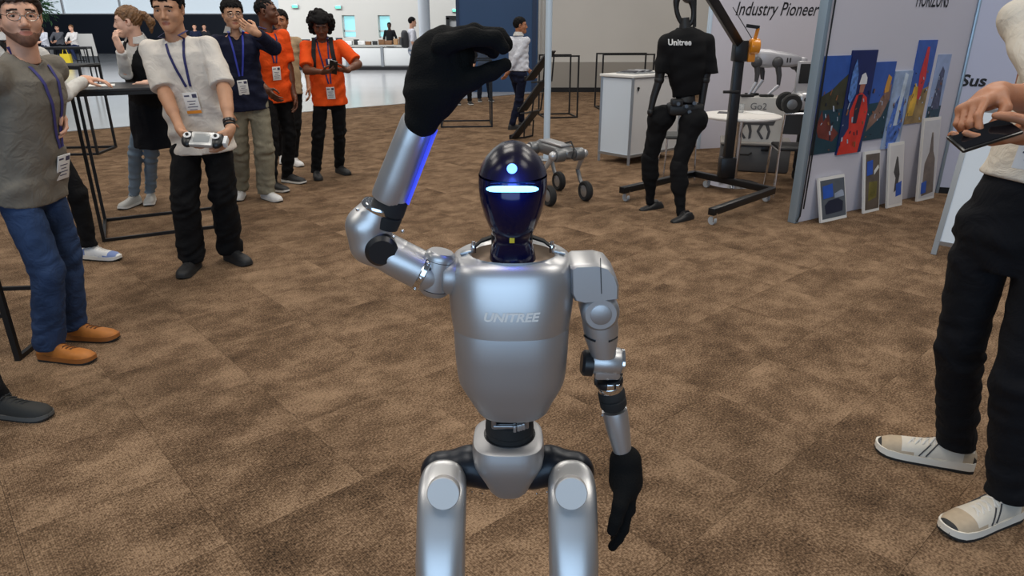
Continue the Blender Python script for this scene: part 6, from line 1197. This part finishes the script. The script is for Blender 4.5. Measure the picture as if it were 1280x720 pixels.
p = AT(110, 62, 34); T = Thing('whiteboard', 'white board on dark legs by the far navy wall', 'board', (p[0], 34, 0)); T.part('panel', MB().box((p[0], 34, .78), (.75, .04, 1.0), (V3(1, 0, 0), unit((0, 1, .12)), unit((0, -.12, 1))), .01), SOLE)
for s_ in (-1, 1): T.part('leg', MB().bar((p[0]+s_*.36, 34.1, 0), (p[0]+s_*.34, 33.95, 1.3), .04), BLK)
# potted tree
p = AT(62, 75, 36); T = Thing('potted_tree', 'leafy green indoor tree in a grey pot behind seated visitors', 'plant', (p[0], 36, 0)); rr = random.Random(2)
T.part('pot', MB().lathe([(.25, 0), (.33, .55), (.30, .55), (.28, .45)], (p[0], 36, 0), (0, 0, 1), 24), mat('pot_grey', (.25, .25, .25), .6)); T.part('trunk', MB().tube([V3(p[0], 36, .4), V3(p[0]+.03, 36, 1.2), V3(p[0]-.02, 36, 2.0), V3(p[0]+.05, 36, 3.0)], [.05, .045, .035, .02], 8), mat('bark', (.08, .055, .035), .9))
lf = MB()
for k in range(420):
    a_ = unit(V3(rr.gauss(0, 1), rr.gauss(0, 1), rr.gauss(0, 1))); r_ = rr.uniform(.25, .85); c = V3(p[0], 36, 2.45)+a_*r_*V3(.95, .9, .95); d_ = unit(a_+V3(rr.uniform(-.6, .6), rr.uniform(-.6, .6), -.4)); w_ = unit(np.cross(d_, V3(rr.random(), rr.random(), rr.random()))); L = rr.uniform(.16, .30)
    n_ = np.cross(d_, w_); lf.add([c, c+d_*L*.5+w_*L*.2, c+d_*L, c+d_*L*.5-w_*L*.2, c+d_*L*.5+n_*.02], [(0, 1, 4), (1, 2, 4), (2, 3, 4), (3, 0, 4)])
fo_ = T.part('foliage', lf, mat('leaf_green', (.06, .16, .06), .5, var=.4, vscale=3), smooth=0); fo_['kind'] = 'stuff'
# 13 man with the phone, close on the right
a, b = FL(1188, 582), FL(1250, 648)
RSH = dict(upper=mat('shoe_cream', srgb(206, 198, 184), .65, var=.06, vscale=30), panel=mat('shoe_beige', srgb(176, 158, 134), .75, var=.08, vscale=40), tip=SB, panels=True, sole=mat('sole_cream', srgb(222, 216, 204), .6), lace=LW, sole_h=.034, L=.30, stripe=mat('stripe_dark', (.03, .03, .035), .6))
YM = 1.72; J13 = person('man in cream shirt and black trousers using a phone', 1.92, [(a[0], a[1], yw(FL(1212, 590), FL(1102, 566))), (b[0], b[1], yw(FL(1270, 650), FL(1180, 678)))], -38, -45, 30, lean=(.06, .0), pelvis=AT(1292, 230, 1.98)[:2], wrists={-1: AT(1244, 119, 1.70), 1: AT(1300, 162, 1.60)}, elbow={-1: V3(1, .35, -.25), 1: V3(.8, .3, -.7)},
    hand={-1: dict(d=unit(AT(1203, 139, 1.64)-AT(1244, 119, 1.70)), n=(.25, -.35, -.9), curls=[.62, .9, .95, 1.0], thumb=.7), 1: dict(d=unit(AT(1238, 176, 1.60)-AT(1300, 162, 1.60)), n=(-.05, .25, .95), curl=.22, thumb=.55)},
    top=dict(mat=cloth('cream_shirt', (214, 206, 192)), sleeve=1.12, collar=cloth('cream_shirt', (214, 206, 192)), name='shirt', hem=1.03, w=.84, d=1.0, fold=.009, sr=(.056, .056, .054, .054)), bottom=dict(mat=cloth('black_slacks', (14, 15, 20), .9, .1, .2), w=.94, kr=.070, ar=.062, hem=.085, fold=.008), shoes=RSH, hair=dict(kind='short', mat=HB_), skin='tan', q=1, lanyard=dict(mat=LANY, x=-.02, z=1.22), seed=121, width=.90)
wl = J13['wr'][1]; wrr = J13['wr'][-1]; phone('black phone held low by the man in cream shirt', AT(1230, 169, 1.57), AT(1262, 159, 1.57)-AT(1200, 179, 1.57), V3(0, .9, .4), .86)
